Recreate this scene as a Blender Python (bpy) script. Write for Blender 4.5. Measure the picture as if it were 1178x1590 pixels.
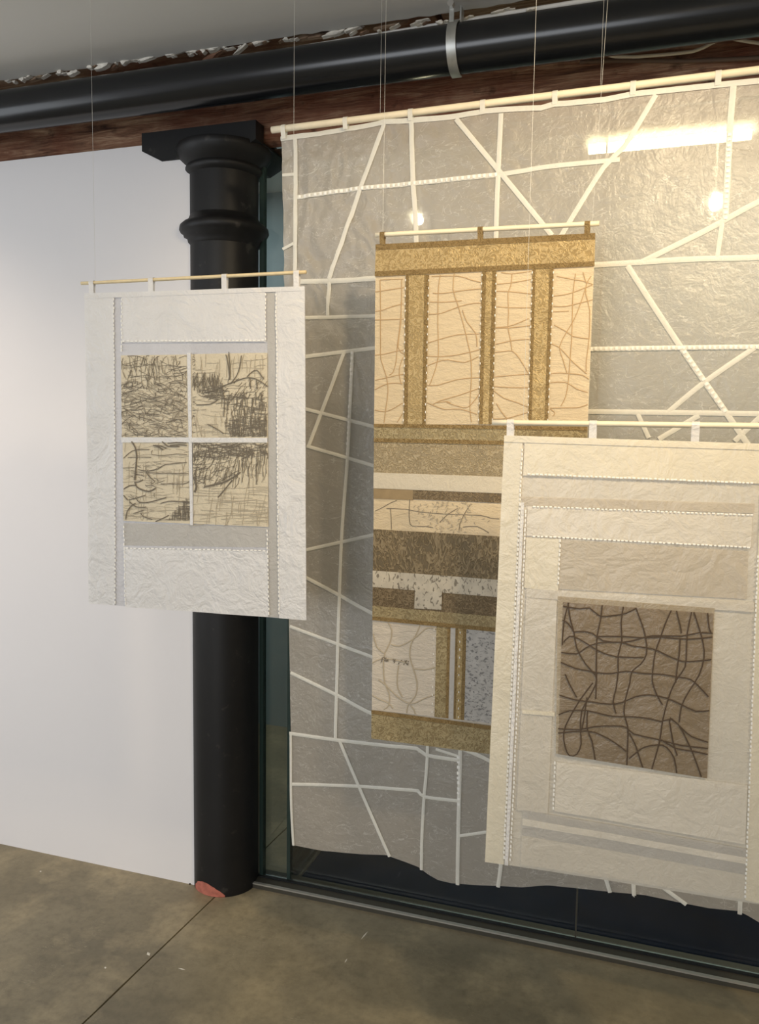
import bpy, math, random
from mathutils import Vector, Matrix, noise

# ------------------------------------------------------------------ scene reset
for o in list(bpy.data.objects): bpy.data.objects.remove(o, do_unlink=True)
scene = bpy.context.scene
col = scene.collection
R_ = random.Random(7)

# ------------------------------------------------------------------ camera
# world: X along the gallery wall, Y into the wall, Z up, metres; the camera stands at the origin
F, CX, CY, EYE = 1250.0, 589.0, 795.0, 1.55
AX = Vector((0.9498752, 0.31228709, 0.01462446))      # image right
AY = Vector((0.04326409, -0.08497846, -0.99544306))   # image down
AZ = Vector((-0.30962125, 0.94617939, -0.09422975))   # view direction
cam_d = bpy.data.cameras.new('camera'); cam = bpy.data.objects.new('camera', cam_d); col.objects.link(cam)
cam_d.sensor_fit = 'HORIZONTAL'; cam_d.sensor_width = 36.0; cam_d.lens = F / 1178.0 * 36.0
cam_d.clip_start = 0.02
M = Matrix((( AX.x, -AY.x, -AZ.x, 0), (AX.y, -AY.y, -AZ.y, 0), (AX.z, -AY.z, -AZ.z, EYE), (0, 0, 0, 1)))
cam.matrix_world = M
scene.camera = cam
def ray(px, py): return AX * (px - CX) + AY * (py - CY) + AZ * F
def at(px, py, Y):
    d = ray(px, py); t = Y / d.y
    return Vector((d.x * t, Y, EYE + d.z * t))
def on_floor(px, py, z=0.0):
    d = ray(px, py); t = (z - EYE) / d.z
    return Vector((d.x * t, d.y * t, z))
def pxm(Y): return Y / (F * 0.946) * 0.985            # metres per pixel at depth Y (about)

# ------------------------------------------------------------------ world, lights, exposure
w = bpy.data.worlds.new('world'); scene.world = w; w.use_nodes = True
w.node_tree.nodes['Background'].inputs[0].default_value = (0.75, 0.85, 1.0, 1)
w.node_tree.nodes['Background'].inputs[1].default_value = 0.3
def area(name, loc, target, sx, sy, power, color):
    d = bpy.data.lights.new(name, 'AREA'); d.shape = 'RECTANGLE'; d.size = sx; d.size_y = sy; d.energy = power; d.color = color
    o = bpy.data.objects.new(name, d); col.objects.link(o); o.location = loc
    o.rotation_euler = (Vector(target) - Vector(loc)).to_track_quat('-Z', 'Y').to_euler(); return o
def spot(name, loc, target, power, color, ang, blend=0.8, size=0.06):
    d = bpy.data.lights.new(name, 'SPOT'); d.energy = power; d.color = color; d.spot_size = math.radians(ang); d.spot_blend = blend; d.shadow_soft_size = size
    o = bpy.data.objects.new(name, d); col.objects.link(o); o.location = loc
    o.rotation_euler = (Vector(target) - Vector(loc)).to_track_quat('-Z', 'Y').to_euler(); return o
area('daylight_window_rear', (-1.6, -3.28, 1.55), (-1.4, 2.3, 1.3), 2.9, 1.7, 64, (0.92, 0.955, 1.0))
area('daylight_window_side', (-4.05, 0.2, 1.45), (-0.5, 1.2, 1.2), 1.8, 1.6, 22, (0.90, 0.95, 1.0))
spot('track_spot_middle', (0.25, 0.849, 2.60), (-0.30, 1.9, 1.80), 50, (1.0, 0.80, 0.52), 75)
spot('track_spot_right', (0.95, 0.70, 2.60), (0.30, 2.0, 1.75), 60, (1.0, 0.80, 0.52), 85)
spot('track_spot_left', (-1.096, 0.961, 2.60), (-0.95, 1.8, 1.75), 9, (1.0, 0.86, 0.66), 80)
spot('warm_wall_fill', (-2.75, 1.0, 2.60), (-2.5, 2.3, 1.15), 40, (1.0, 0.82, 0.62), 75, 1.0)  # unseen spot added to stand in for warm reflected sun on the wall
area('back_room_fill', (1.3, 3.15, 2.74), (1.3, 3.15, 0), 2.2, 0.5, 30, (1.0, 0.93, 0.82))  # added fill, no fixture: lifts the room behind the glass
area('back_corridor_fill', (-2.3, 3.1, 2.74), (-2.3, 3.1, 0), 1.2, 0.4, 9, (0.92, 0.97, 1.0))  # added fill brightening the teal wall left of the side glass
scene.view_settings.view_transform = 'Standard'; scene.view_settings.look = 'None'
scene.view_settings.gamma = 1.0; scene.view_settings.use_curve_mapping = False
scene.view_settings.exposure = 0.3
scene.cycles.transparent_max_bounces = 24
scene.cycles.max_bounces = 6; scene.cycles.diffuse_bounces = 4; scene.cycles.glossy_bounces = 3; scene.cycles.transmission_bounces = 5

# ------------------------------------------------------------------ materials
def S(r, g, b):
    f = lambda c: ((c / 255 + 0.055) / 1.055) ** 2.4 if c > 10 else c / 255 / 12.92
    return (f(r), f(g), f(b), 1.0)
class NT:
    def __init__(s, name):
        s.m = bpy.data.materials.new(name); s.m.use_nodes = True; s.t = s.m.node_tree; s.t.nodes.clear()
        s.out = s.t.nodes.new('ShaderNodeOutputMaterial')
    def n(s, kind, **kw):
        x = s.t.nodes.new('ShaderNode' + kind)
        for k, v in kw.items():
            if k in x.inputs.keys(): s.set(x, k, v)
            else: setattr(x, k, v)
        return x
    def set(s, x, k, v):
        if isinstance(v, bpy.types.NodeSocket): s.t.links.new(v, x.inputs[k])
        elif isinstance(v, bpy.types.Node): s.t.links.new(v.outputs[0], x.inputs[k])
        else: x.inputs[k].default_value = v
    def coord(s, scale=(1, 1, 1), rot=(0, 0, 0)):
        g = s.n('NewGeometry'); mp = s.n('Mapping'); s.set(mp, 'Vector', g.outputs['Position'])
        mp.inputs['Scale'].default_value = scale; mp.inputs['Rotation'].default_value = rot; return mp
    def noise(s, scale, detail=4, rough=0.55, dist=0.0, vec=None):
        x = s.n('TexNoise'); x.inputs['Scale'].default_value = scale; x.inputs['Detail'].default_value = detail
        x.inputs['Roughness'].default_value = rough; x.inputs['Distortion'].default_value = dist
        s.set(x, 'Vector', vec if vec is not None else s.coord()); return x.outputs['Fac']
    def ramp(s, fac, stops, interp='LINEAR'):
        x = s.n('ValToRGB'); x.color_ramp.interpolation = interp; s.set(x, 'Fac', fac)
        e = x.color_ramp.elements
        while len(e) < len(stops): e.new(0.5)
        for i, (p, c) in enumerate(stops):
            e[i].position = p; e[i].color = c if len(c) == 4 else (*c, 1)
        return x.outputs['Color']
    def mix(s, fac, a, b, mode='MIX'):
        x = s.n('MixRGB'); x.blend_type = mode; s.set(x, 'Fac', fac); s.set(x, 'Color1', a); s.set(x, 'Color2', b); return x.outputs[0]
    def math(s, op, a, b=0.0):
        x = s.n('Math'); x.operation = op
        for i, v in enumerate((a, b)):
            if isinstance(v, bpy.types.NodeSocket): s.t.links.new(v, x.inputs[i])
            else: x.inputs[i].default_value = v
        return x.outputs[0]
    def bump(s, h, strength, dist=0.01):
        x = s.n('Bump'); x.inputs['Strength'].default_value = strength; x.inputs['Distance'].default_value = dist; s.set(x, 'Height', h); return x.outputs[0]
    def addsh(s, fac, a, b):
        x = s.n('MixShader'); s.set(x, 0, fac); s.t.links.new(a.outputs[0], x.inputs[1]); s.t.links.new(b.outputs[0], x.inputs[2]); return x
    def done(s, sh): s.t.links.new(sh.outputs[0], s.out.inputs['Surface']); return s.m
    def princ(s, color, rough=0.6, metal=0.0, spec=0.5, normal=None):
        p = s.n('BsdfPrincipled'); s.set(p, 'Base Color', color); s.set(p, 'Roughness', rough); s.set(p, 'Metallic', metal)
        s.set(p, 'Specular IOR Level', spec)
        if normal is not None: s.set(p, 'Normal', normal)
        return p
V4 = lambda v: (v, v, v, 1)

def m_plain(name, color, rough=0.6, metal=0.0, spec=0.4, var=0.0, vs=20, bump=0.0):
    t = NT(name); c = color
    nz = t.noise(vs) if (var or bump) else None
    if var: c = t.mix(t.ramp(nz, [(0.3, V4(0)), (0.7, V4(1))]), tuple(x * (1 - var) for x in color[:3]) + (1,), tuple(min(1, x * (1 + var)) for x in color[:3]) + (1,))
    return t.done(t.princ(c, rough, metal, spec, t.bump(nz, bump) if bump else None))

def m_paper(name, color, transp=0.1, transl=0.3, wr=0.5, wscale=14, gloss=0.06, grough=0.35, blur=0.0, fiber=0.0, fibercol=None, stretch=(1, 1, 1), var=0.05, crease=0.0):
    """thin sheet: diffuse + translucent + see-through, with crumple relief and pale fibres"""
    t = NT(name)
    co = t.coord(stretch)
    n1 = t.noise(wscale, 6, 0.62, 0.9, co); n2 = t.noise(wscale * 4.5, 4, 0.6, 1.2, co)
    h = t.math('ADD', n1, t.math('MULTIPLY', n2, 0.35))
    if crease:
        n3 = t.noise(wscale * 0.9, 3, 0.5, 1.6, co)
        h = t.math('ADD', h, t.math('MULTIPLY', t.math('ABSOLUTE', t.math('SUBTRACT', n3, 0.5)), crease))
    nrm = t.bump(h, wr, 0.012)
    c = t.mix(n1, tuple(x * (1 - var * 2) for x in color[:3]) + (1,), tuple(min(1, x * (1 + var)) for x in color[:3]) + (1,))
    tr = transp
    if fiber:
        f = None
        for k, (sc, ds, st) in enumerate(((10, 2.0, (1, 1, 2.4)), (14, 2.6, (0.9, 1, 1.6)), (8, 2.4, (1.5, 1, 2.2)))):
            vv = t.coord(st, (0, 0.5 * k, 0)); nn = t.noise(sc, 2, 0.5, ds, vv)
            line = t.math('LESS_THAN', t.math('ABSOLUTE', t.math('SUBTRACT', nn, 0.46 + 0.05 * k)), 0.0065)
            gate = t.math('GREATER_THAN', t.noise(9 + 4 * k, 2, 0.5, 0, vv), 0.50)
            line = t.math('MULTIPLY', line, gate)
            f = line if f is None else t.math('MAXIMUM', f, line)
        f = t.math('MULTIPLY', f, fiber)
        c = t.mix(f, c, fibercol or S(235, 232, 222))
        tr = t.math('MULTIPLY', t.math('SUBTRACT', 1.0, f), transp)
    d = t.n('BsdfDiffuse'); t.set(d, 'Color', c); t.set(d, 'Normal', nrm)
    l = t.n('BsdfTranslucent'); t.set(l, 'Color', c); t.set(l, 'Normal', nrm)
    sh = t.addsh(transl, d, l)
    if gloss:
        g = t.n('BsdfGlossy'); t.set(g, 'Color', (1, 1, 1, 1)); t.set(g, 'Roughness', grough); t.set(g, 'Normal', nrm)
        sh = t.addsh(gloss, sh, g)
    if blur:
        rf = t.n('BsdfRefraction'); t.set(rf, 'Color', (0.95, 0.93, 0.88, 1)); t.set(rf, 'Roughness', 0.45); t.set(rf, 'IOR', 1.06)
        sh = t.addsh(blur, sh, rf)
    if transp >= 0.05: sh = t.addsh(tr, sh, t.n('BsdfTransparent'))
    return t.done(sh)

def m_cloth(name, lo, hi, scale=70, dist=2.5, transp=0.03, transl=0.35, bump=0.35, lines=True, stretch=(1, 1, 1), mid=0.5, width=0.05, rot=0.0, detail=2, gate=None):
    """figured cloth: a scrolling or speckled pattern in two tones"""
    t = NT(name); co = t.coord(stretch, (0, rot, 0)); nn = t.noise(scale, detail, 0.5, dist, co)
    if lines: k = t.ramp(t.math('ABSOLUTE', t.math('SUBTRACT', nn, mid)), [(width * 0.4, V4(1)), (width * 1.6, V4(0))])
    else: k = t.ramp(nn, [(mid - width, V4(0)), (mid + width, V4(1))])
    if gate:
        gk = t.ramp(t.noise(gate, 2), [(0.40, V4(0)), (0.60, V4(1))]); k = t.mix(1.0, k, gk, 'MULTIPLY')
    c = t.mix(k, lo, hi)
    c = t.mix(0.35, c, t.ramp(t.noise(scale * 0.35, 3), [(0.35, V4(0.55)), (0.65, V4(1))]), 'MULTIPLY')
    nrm = t.bump(k, bump, 0.004)
    d = t.n('BsdfDiffuse'); t.set(d, 'Color', c); t.set(d, 'Normal', nrm)
    l = t.n('BsdfTranslucent'); t.set(l, 'Color', c)
    g = t.n('BsdfGlossy'); t.set(g, 'Roughness', 0.35); t.set(g, 'Normal', nrm); t.set(g, 'Color', hi)
    sh = t.addsh(0.10, t.addsh(transl, d, l), g)
    return t.done(sh)

def m_wall(name, color, rough=0.85):
    t = NT(name); n = t.noise(3.0, 5); n2 = t.noise(55, 3)
    c = t.mix(n, tuple(x * 0.97 for x in color[:3]) + (1,), color)
    return t.done(t.princ(c, rough, 0, 0.2, t.bump(n2, 0.05, 0.004)))

def m_concrete(name):
    t = NT(name)
    a = t.noise(1.6, 8, 0.6, 0.2); b = t.noise(4.5, 8, 0.62, 0.12); c = t.noise(38, 6, 0.7); d = t.noise(0.7, 3)
    base = t.ramp(a, [(0.28, S(104, 97, 80)), (0.45, S(128, 119, 98)), (0.58, S(147, 137, 114)), (0.75, S(118, 110, 90))])
    base = t.mix(t.ramp(b, [(0.49, V4(0)), (0.66, V4(0.7))]), base, S(178, 163, 132))
    base = t.mix(t.ramp(b, [(0.26, V4(0.6)), (0.42, V4(0))]), base, S(84, 80, 67))
    base = t.mix(t.ramp(c, [(0.3, V4(0.35)), (0.55, V4(0))]), base, S(80, 74, 60))
    base = t.mix(t.ramp(d, [(0.35, V4(0)), (0.65, V4(0.35))]), base, S(150, 134, 98))
    # fine pale scratches
    sc = t.noise(9, 2, 0.5, 1.5, t.coord((1, 6, 1), (0, 0, 0.7)))
    ln = t.math('MULTIPLY', t.math('LESS_THAN', t.math('ABSOLUTE', t.math('SUBTRACT', sc, 0.5)), 0.003), t.math('GREATER_THAN', t.noise(4, 2), 0.6))
    base = t.mix(t.math('MULTIPLY', ln, 0.4), base, S(200, 190, 165))
    r = t.ramp(a, [(0.3, V4(0.38)), (0.7, V4(0.58))])
    return t.done(t.princ(base, r, 0, 0.45, t.bump(t.math('ADD', t.math('MULTIPLY', b, 0.5), t.math('MULTIPLY', c, 0.2)), 0.12, 0.01)))

def m_wood(name, lo, mid, hi, rough=0.75):
    t = NT(name)
    g = t.noise(5, 8, 0.65, 1.0, t.coord((0.9, 9, 9))); k = t.noise(3.2, 5, 0.6, 0.4)
    g2 = t.noise(20, 6, 0.6, 0.6, t.coord((0.5, 6, 8)))
    c = t.ramp(g, [(0.30, lo), (0.50, mid), (0.68, hi)])
    c = t.mix(t.ramp(k, [(0.42, V4(0)), (0.62, V4(0.7))]), c, t.mix(g2, S(84, 46, 34), S(134, 76, 54)))
    c = t.mix(t.ramp(t.noise(14, 4), [(0.62, V4(0)), (0.75, V4(0.8))]), c, S(30, 18, 14))
    return t.done(t.princ(c, rough, 0, 0.25, t.bump(t.math('ADD', g2, g), 0.6, 0.012)))

def m_iron(name):
    t = NT(name)
    n = t.noise(6, 6); n2 = t.noise(60, 4)
    c = t.mix(n, S(17, 17, 18), S(30, 29, 29))
    c = t.mix(t.ramp(t.noise(24, 3), [(0.66, V4(0)), (0.74, V4(0.5))]), c, S(70, 66, 62))
    return t.done(t.princ(c, 0.5, 0.0, 0.35, t.bump(n2, 0.08, 0.004)))

def m_glass(name, tint, ref=1.0):
    t = NT(name)
    fr = t.n('Fresnel'); fr.inputs['IOR'].default_value = 1.45
    g = t.n('BsdfGlossy'); t.set(g, 'Roughness', 0.0); t.set(g, 'Color', (ref, ref, ref, 1))
    g2 = t.n('BsdfGlossy'); t.set(g2, 'Roughness', 0.22); t.set(g2, 'Color', (ref, ref, ref, 1))
    gg = t.addsh(0.12, g, g2)
    tp = t.n('BsdfTransparent'); t.set(tp, 'Color', tint)
    return t.done(t.addsh(fr.outputs[0], tp, gg))

def m_emit(name, color, strength):
    t = NT(name); e = t.n('Emission'); t.set(e, 'Color', color); t.set(e, 'Strength', strength); return t.done(e)

MT = {}
MT['wall'] = m_wall('white_plaster_wall', S(232, 229, 229))
MT['ceil'] = m_wall('ceiling_plaster', S(214, 212, 206))
MT['teal'] = m_wall('teal_grey_wall', S(150, 164, 168))
MT['concrete'] = m_concrete('polished_concrete')
MT['gap'] = m_plain('joint_dirt', S(46, 40, 32), 0.9, var=0.3, vs=80)
MT['carpet'] = m_plain('navy_carpet', S(13, 22, 38), 0.95, spec=0.0, var=0.2, vs=6)
MT['iron'] = m_iron('black_painted_iron')
MT['pipe'] = m_plain('black_gloss_pipe', S(20, 22, 25), 0.22, spec=0.5, var=0.15, vs=12)
MT['primer'] = m_plain('red_primer', S(178, 106, 90), 0.7, var=0.2, vs=60)
MT['beam'] = m_wood('rough_old_timber', S(72, 48, 38), S(146, 108, 84), S(196, 164, 134))
MT['lath'] = m_wood('dusty_lath', S(120, 98, 80), S(160, 138, 114), S(196, 178, 150))
MT['plaster'] = m_plain('broken_plaster', S(226, 220, 208), 0.9, var=0.2, vs=40, bump=0.6)
MT['steel'] = m_plain('galvanised_steel', S(176, 178, 176), 0.42, 0.75, var=0.15, vs=30)
MT['bolt'] = m_plain('bolt_steel', S(190, 188, 184), 0.35, 0.8)
MT['conduit'] = m_plain('white_plastic', S(220, 218, 212), 0.5)
MT['cable'] = m_plain('grey_cable', S(196, 188, 170), 0.5)
MT['cabledark'] = m_plain('brown_cable', S(92, 74, 60), 0.6)
MT['glass'] = m_glass('clear_glass', (0.88, 0.92, 0.90, 1))
MT['finglass'] = m_glass('side_glass', (0.62, 0.72, 0.69, 1))
MT['glassedge'] = m_plain('green_glass_edge', S(46, 62, 58), 0.25)
MT['track'] = m_plain('aluminium_track', S(84, 80, 70), 0.5, 0.4)
MT['tracklip'] = m_plain('bright_track_lip', S(196, 192, 182), 0.35, 0.6)
MT['rubber'] = m_plain('black_gasket', S(24, 26, 26), 0.6)
MT['dowel'] = m_wood('pale_dowel', S(222, 196, 150), S(234, 210, 166), S(240, 220, 180), 0.5)
MT['cane'] = m_plain('pale_cane', S(240, 226, 196), 0.5, var=0.06, vs=30)
MT['doweldark'] = m_plain('straw_dowel', S(222, 202, 160), 0.5, var=0.08, vs=40)
MT['wire'] = m_plain('nylon_line', S(210, 208, 200), 0.3)
# hangings
MT['veil'] = m_paper('fibre_veil', S(214, 204, 190), transp=0.20, transl=0.40, wr=0.30, wscale=16, gloss=0.065, grough=0.34, blur=0.09, fiber=0.42, fibercol=S(248, 244, 236), crease=1.0)
MT['tape'] = m_paper('white_paper_tape', S(246, 243, 232), transp=0.04, transl=0.30, wr=0.2, wscale=60, gloss=0.03)
MT['thin'] = m_paper('single_paper', S(216, 214, 216), transp=0.07, transl=0.25, wr=0.3, wscale=18, gloss=0.05, crease=0.8)
MT['double'] = m_paper('double_paper', S(236, 233, 229), transp=0.02, transl=0.22, wr=0.42, wscale=14, gloss=0.05, crease=1.4)
MT['cream2'] = m_paper('creamy_paper', S(242, 233, 210), transp=0.03, transl=0.28, wr=0.28, wscale=16, gloss=0.05, crease=0.8)
MT['pale'] = m_paper('pale_cream_paper', S(236, 228, 212), transp=0.03, transl=0.26, wr=0.30, wscale=14, gloss=0.05, crease=1.2)
MT['warmgrey'] = m_paper('warm_grey_paper', S(216, 205, 186), transp=0.06, transl=0.28, wr=0.34, wscale=12, gloss=0.04, crease=1.2)
MT['grey2'] = m_paper('grey_single_paper', S(206, 201, 192), transp=0.10, transl=0.25, wr=0.3, wscale=18, gloss=0.04)
MT['thinr'] = m_paper('warm_single_paper', S(230, 222, 206), transp=0.06, transl=0.28, wr=0.28, wscale=15, gloss=0.05, crease=0.9)
MT['linen'] = m_paper('natural_linen', S(234, 221, 194), transp=0.02, transl=0.2, wr=0.35, wscale=60, gloss=0.0, stretch=(1, 1, 1), var=0.08)
MT['creampanel'] = m_paper('cream_panel', S(246, 228, 194), transp=0.02, transl=0.40, wr=0.45, wscale=30, gloss=0.02, stretch=(0.5, 1, 1.4), var=0.05)
MT['creamlow'] = m_paper('cream_panel_plain', S(232, 222, 206), transp=0.02, transl=0.40, wr=0.45, wscale=30, gloss=0.02, stretch=(0.5, 1, 1.4), var=0.05)
MT['bandwhite'] = m_paper('white_band', S(238, 228, 206), transp=0.02, transl=0.35, wr=0.3, wscale=30, gloss=0.02)
MT['brocade'] = m_cloth('gold_brocade', S(178, 152, 104), S(216, 192, 144), 58, 2.2, width=0.07)
MT['brocadelow'] = m_cloth('tan_brocade', S(158, 140, 104), S(194, 177, 138), 56, 2.2, width=0.07)
MT['edging'] = m_cloth('brown_edging', S(146, 122, 82), S(166, 142, 100), 160, 1.0, width=0.10, bump=0.5)
MT['marble'] = m_cloth('grey_tan_marbled', S(160, 142, 110), S(200, 183, 150), 52, 2.6, width=0.06)
MT['darkpat'] = m_cloth('dark_leaf_pattern', S(114, 100, 78), S(166, 148, 118), 40, 2.0, width=0.06, stretch=(1.5, 1, 0.7), rot=0.6)
MT['stripepat'] = m_cloth('grey_brown_stripe', S(114, 98, 76), S(158, 140, 112), 62, 2.0, width=0.06, rot=0.5)
MT['plainbrown'] = m_plain('plain_brown', S(150, 130, 98), 0.8, var=0.12, vs=50)
MT['speckle'] = m_cloth('speckled_white', S(232, 222, 202), S(150, 140, 124), 120, 1.0, width=0.03, lines=False, mid=0.60, stretch=(1, 1, 0.6), rot=0.7, bump=0.0)
MT['bluespeckle'] = m_cloth('blue_grey_speckled', S(212, 209, 204), S(146, 144, 142), 190, 0.8, width=0.05, lines=False, mid=0.58, stretch=(0.6, 1, 1), rot=0.4, bump=0.0)
MT['greystrip'] = m_paper('grey_strip', S(206, 202, 196), transp=0.04, transl=0.3, wr=0.3, wscale=40, gloss=0.02)
MT['silkdark'] = m_paper('brown_silk', S(166, 147, 120), transp=0.12, transl=0.35, wr=0.5, wscale=12, gloss=0.05, var=0.10, crease=0.6)
MT['silkrim'] = m_paper('silk_rim', S(196, 180, 152), transp=0.12, transl=0.35, wr=0.5, wscale=14, gloss=0.05, var=0.08)
MT['thread'] = m_plain('dark_thread', S(80, 65, 50), 0.8)
MT['threadbrown'] = m_plain('brown_thread', S(182, 152, 112), 0.8)
MT['threadgrey'] = m_plain('charcoal_thread', S(112, 103, 89), 0.8)
MT['threadfaint'] = m_plain('faint_thread', S(174, 161, 138), 0.8)
MT['stitch'] = m_plain('white_stitch', S(244, 241, 233), 0.6)

# ------------------------------------------------------------------ object helpers
def origin(o):
    p = Vector((0, 0, 0))
    while o is not None: p += o.location; o = o.parent
    return p
def mk(name, verts, faces, mat, parent=None, smooth=False, kind=None, loc=None):
    me = bpy.data.meshes.new(name)
    base = origin(parent) if parent else Vector((0, 0, 0))
    if loc is not None: base = base + Vector(loc)
    me.from_pydata([tuple(Vector(v) - base) for v in verts], [], faces); me.update()
    if mat: me.materials.append(MT[mat])
    if smooth: me.polygons.foreach_set('use_smooth', [True] * len(me.polygons))
    o = bpy.data.objects.new(name, me); col.objects.link(o)
    if parent: o.parent = parent
    if loc is not None: o.location = loc
    if kind: o['kind'] = kind
    return o
def empty(name, loc):
    o = bpy.data.objects.new(name, None); col.objects.link(o); o.location = loc; o.empty_display_size = 0.05; return o
def tag(o, label, cat, group=None):
    o['label'] = label; o['category'] = cat
    if group: o['group'] = group
    return o
class B:
    def __init__(s): s.v = []; s.f = []
    def add(s, v, f):
        k = len(s.v); s.v += [Vector(p) for p in v]; s.f += [tuple(i + k for i in q) for q in f]; return s
    def box(s, a, b):
        (x0, y0, z0), (x1, y1, z1) = a, b
        return s.add([(x0, y0, z0), (x1, y0, z0), (x1, y1, z0), (x0, y1, z0), (x0, y0, z1), (x1, y0, z1), (x1, y1, z1), (x0, y1, z1)],
                     [(0, 3, 2, 1), (4, 5, 6, 7), (0, 1, 5, 4), (1, 2, 6, 5), (2, 3, 7, 6), (3, 0, 4, 7)])
    def tube(s, pts, r, n=8, cap=True):
        pts = [Vector(p) for p in pts]; rs = r if isinstance(r, (list, tuple)) else [r] * len(pts)
        k = len(s.v)
        for i, p in enumerate(pts):
            d = (pts[min(i + 1, len(pts) - 1)] - pts[max(i - 1, 0)]).normalized()
            a = d.cross(Vector((0, 0, 1)));
            if a.length < 1e-3: a = d.cross(Vector((1, 0, 0)))
            a.normalize(); b = d.cross(a)
            for j in range(n):
                t = 2 * math.pi * j / n; s.v.append(p + (a * math.cos(t) + b * math.sin(t)) * rs[i])
        for i in range(len(pts) - 1):
            for j in range(n):
                j2 = (j + 1) % n; s.f.append((k + i * n + j, k + i * n + j2, k + (i + 1) * n + j2, k + (i + 1) * n + j))
        if cap:
            s.f.append(tuple(k + j for j in reversed(range(n)))); e = k + (len(pts) - 1) * n; s.f.append(tuple(e + j for j in range(n)))
        return s
    def lathe(s, prof, c, n=48, cap=True):
        k = len(s.v)
        for r, z in prof:
            for j in range(n):
                t = 2 * math.pi * j / n; s.v.append(Vector((c[0] + r * math.cos(t), c[1] + r * math.sin(t), z)))
        for i in range(len(prof) - 1):
            for j in range(n):
                j2 = (j + 1) % n; s.f.append((k + i * n + j, k + i * n + j2, k + (i + 1) * n + j2, k + (i + 1) * n + j))
        if cap:
            s.f.append(tuple(k + j for j in reversed(range(n)))); e = k + (len(prof) - 1) * n; s.f.append(tuple(e + j for j in range(n)))
        return s
    def build(s, name, mat, parent=None, smooth=False, kind=None, loc=None):
        return mk(name, s.v, s.f, mat, parent, smooth, kind, loc)
def shade_auto(o, ang=35):
    me = o.data; me.polygons.foreach_set('use_smooth', [True] * len(me.polygons))
    try: me.set_sharp_from_angle(angle=math.radians(ang))
    except Exception: pass
def bevel(o, w_, seg=2):
    m = o.modifiers.new('bevel', 'BEVEL'); m.width = w_; m.segments = seg; m.limit_method = 'ANGLE'; return o
def structure(o): o['kind'] = 'structure'; return o

# ------------------------------------------------------------------ the room
YW, YG, YB = 2.316, 2.43, 3.80          # white wall face, glazing, wall behind the glazing
ZC = 2.66                                # ceiling height
COLX, COLY, COLR = -1.322, 2.385, 0.111
x_joint0, x_joint1 = -1.308, -1.338
# floor: a bed with two cast slabs and an open joint between them
fl = structure(B().box((-4.2, -3.4, -0.10), (3.2, 4.0, -0.022)).build('floor', 'gap'))
def slab(pts):
    n = len(pts); v = [(x, y, -0.022) for x, y in pts] + [(x, y, 0.0) for x, y in pts]
    f = [tuple(range(n, 2 * n))] + [(i, (i + 1) % n, n + (i + 1) % n, n + i) for i in range(n)]
    return v, f
def joint_x(y): return -1.308 + (y - 2.25) * (-1.338 + 1.308) / (1.64 - 2.25)
ys = [-3.4 + 7.4 * i / 74 for i in range(75)]
jl = [(joint_x(y) - 0.0028 - 0.0022 * noise.noise((y * 9, 0, 0)), y) for y in ys]
jr = [(joint_x(y) + 0.0028 + 0.0022 * noise.noise((y * 9, 5, 0)), y) for y in ys]
mk('slab', *slab([(-4.2, -3.4)] + jl + [(-4.2, 4.0)]), 'concrete', fl)
mk('slab', *slab([(3.2, 4.0)] + jr[::-1] + [(3.2, -3.4)]), 'concrete', fl)
# paint flecks on the slab
for (a, b, wd) in (((571, 1446), (560, 1459), 2.2), ((539, 1488), (535, 1495), 2.0), ((276, 1503), (288, 1506), 2.0), ((163, 1501), (164, 1504), 3.0), ((229, 1478), (232, 1484), 5.0), ((62, 1352), (64, 1354), 3.0)):
    p, q = on_floor(*a), on_floor(*b); d = (q - p).normalized(); s_ = Vector((-d.y, d.x, 0)) * wd * 0.0011; up = Vector((0, 0, 0.0012))
    m_ = (p + q) / 2
    mk('paint_fleck', [p, m_ - s_, q, m_ + s_, m_ + up], [(0, 1, 4), (1, 2, 4), (2, 3, 4), (3, 0, 4)], 'plaster', fl)
# walls
structure(B().box((-4.2, YW, 0), (-1.395, YW + 0.10, 2.47)).build('wall_left', 'wall'))
structure(B().box((-4.2, YB, 0), (3.2, YB + 0.1, 2.95)).build('wall_back', 'teal'))
structure(B().box((3.1, -3.4, 0), (3.2, YB, 2.95)).build('wall_right', 'wall'))
# side wall with a window opening, rear wall with a window opening
def wall_hole(name, axis, c0, c1, a0, a1, h0, h1, b0, b1, z1):
    b = B()
    def bb(p0, p1, q0, q1):
        if axis == 'x': b.box((c0, p0, q0), (c1, p1, q1))
        else: b.box((p0, c0, q0), (p1, c1, q1))
    bb(a0, b0, 0, z1); bb(b1, a1, 0, z1); bb(b0, b1, 0, h0); bb(b0, b1, h1, z1)
    return structure(b.build(name, 'wall'))
wall_hole('wall_side', 'x', -4.2, -4.1, -3.4, YB, 0.6, 2.3, -0.8, 1.2, 2.95)
wall_hole('wall_rear', 'y', -3.45, -3.35, -4.2, 3.2, 0.6, 2.45, -3.15, -0.05, 2.95)
for nm, b in (('window_1', B().box((-3.15, -3.42, 0.6), (-3.09, -3.38, 2.45)).box((-0.11, -3.42, 0.6), (-0.05, -3.38, 2.45)).box((-1.63, -3.42, 0.6), (-1.57, -3.38, 2.45)).box((-3.09, -3.42, 0.6), (-0.11, -3.38, 0.66)).box((-3.09, -3.42, 2.39), (-0.11, -3.38, 2.45))),
              ('window_2', B().box((-4.17, -0.8, 0.6), (-4.13, -0.74, 2.3)).box((-4.17, 1.14, 0.6), (-4.13, 1.2, 2.3)).box((-4.17, -0.74, 0.6), (-4.13, 1.14, 0.66)).box((-4.17, -0.74, 2.24), (-4.13, 1.14, 2.3)))):
    structure(b.build(nm, 'conduit'))
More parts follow.
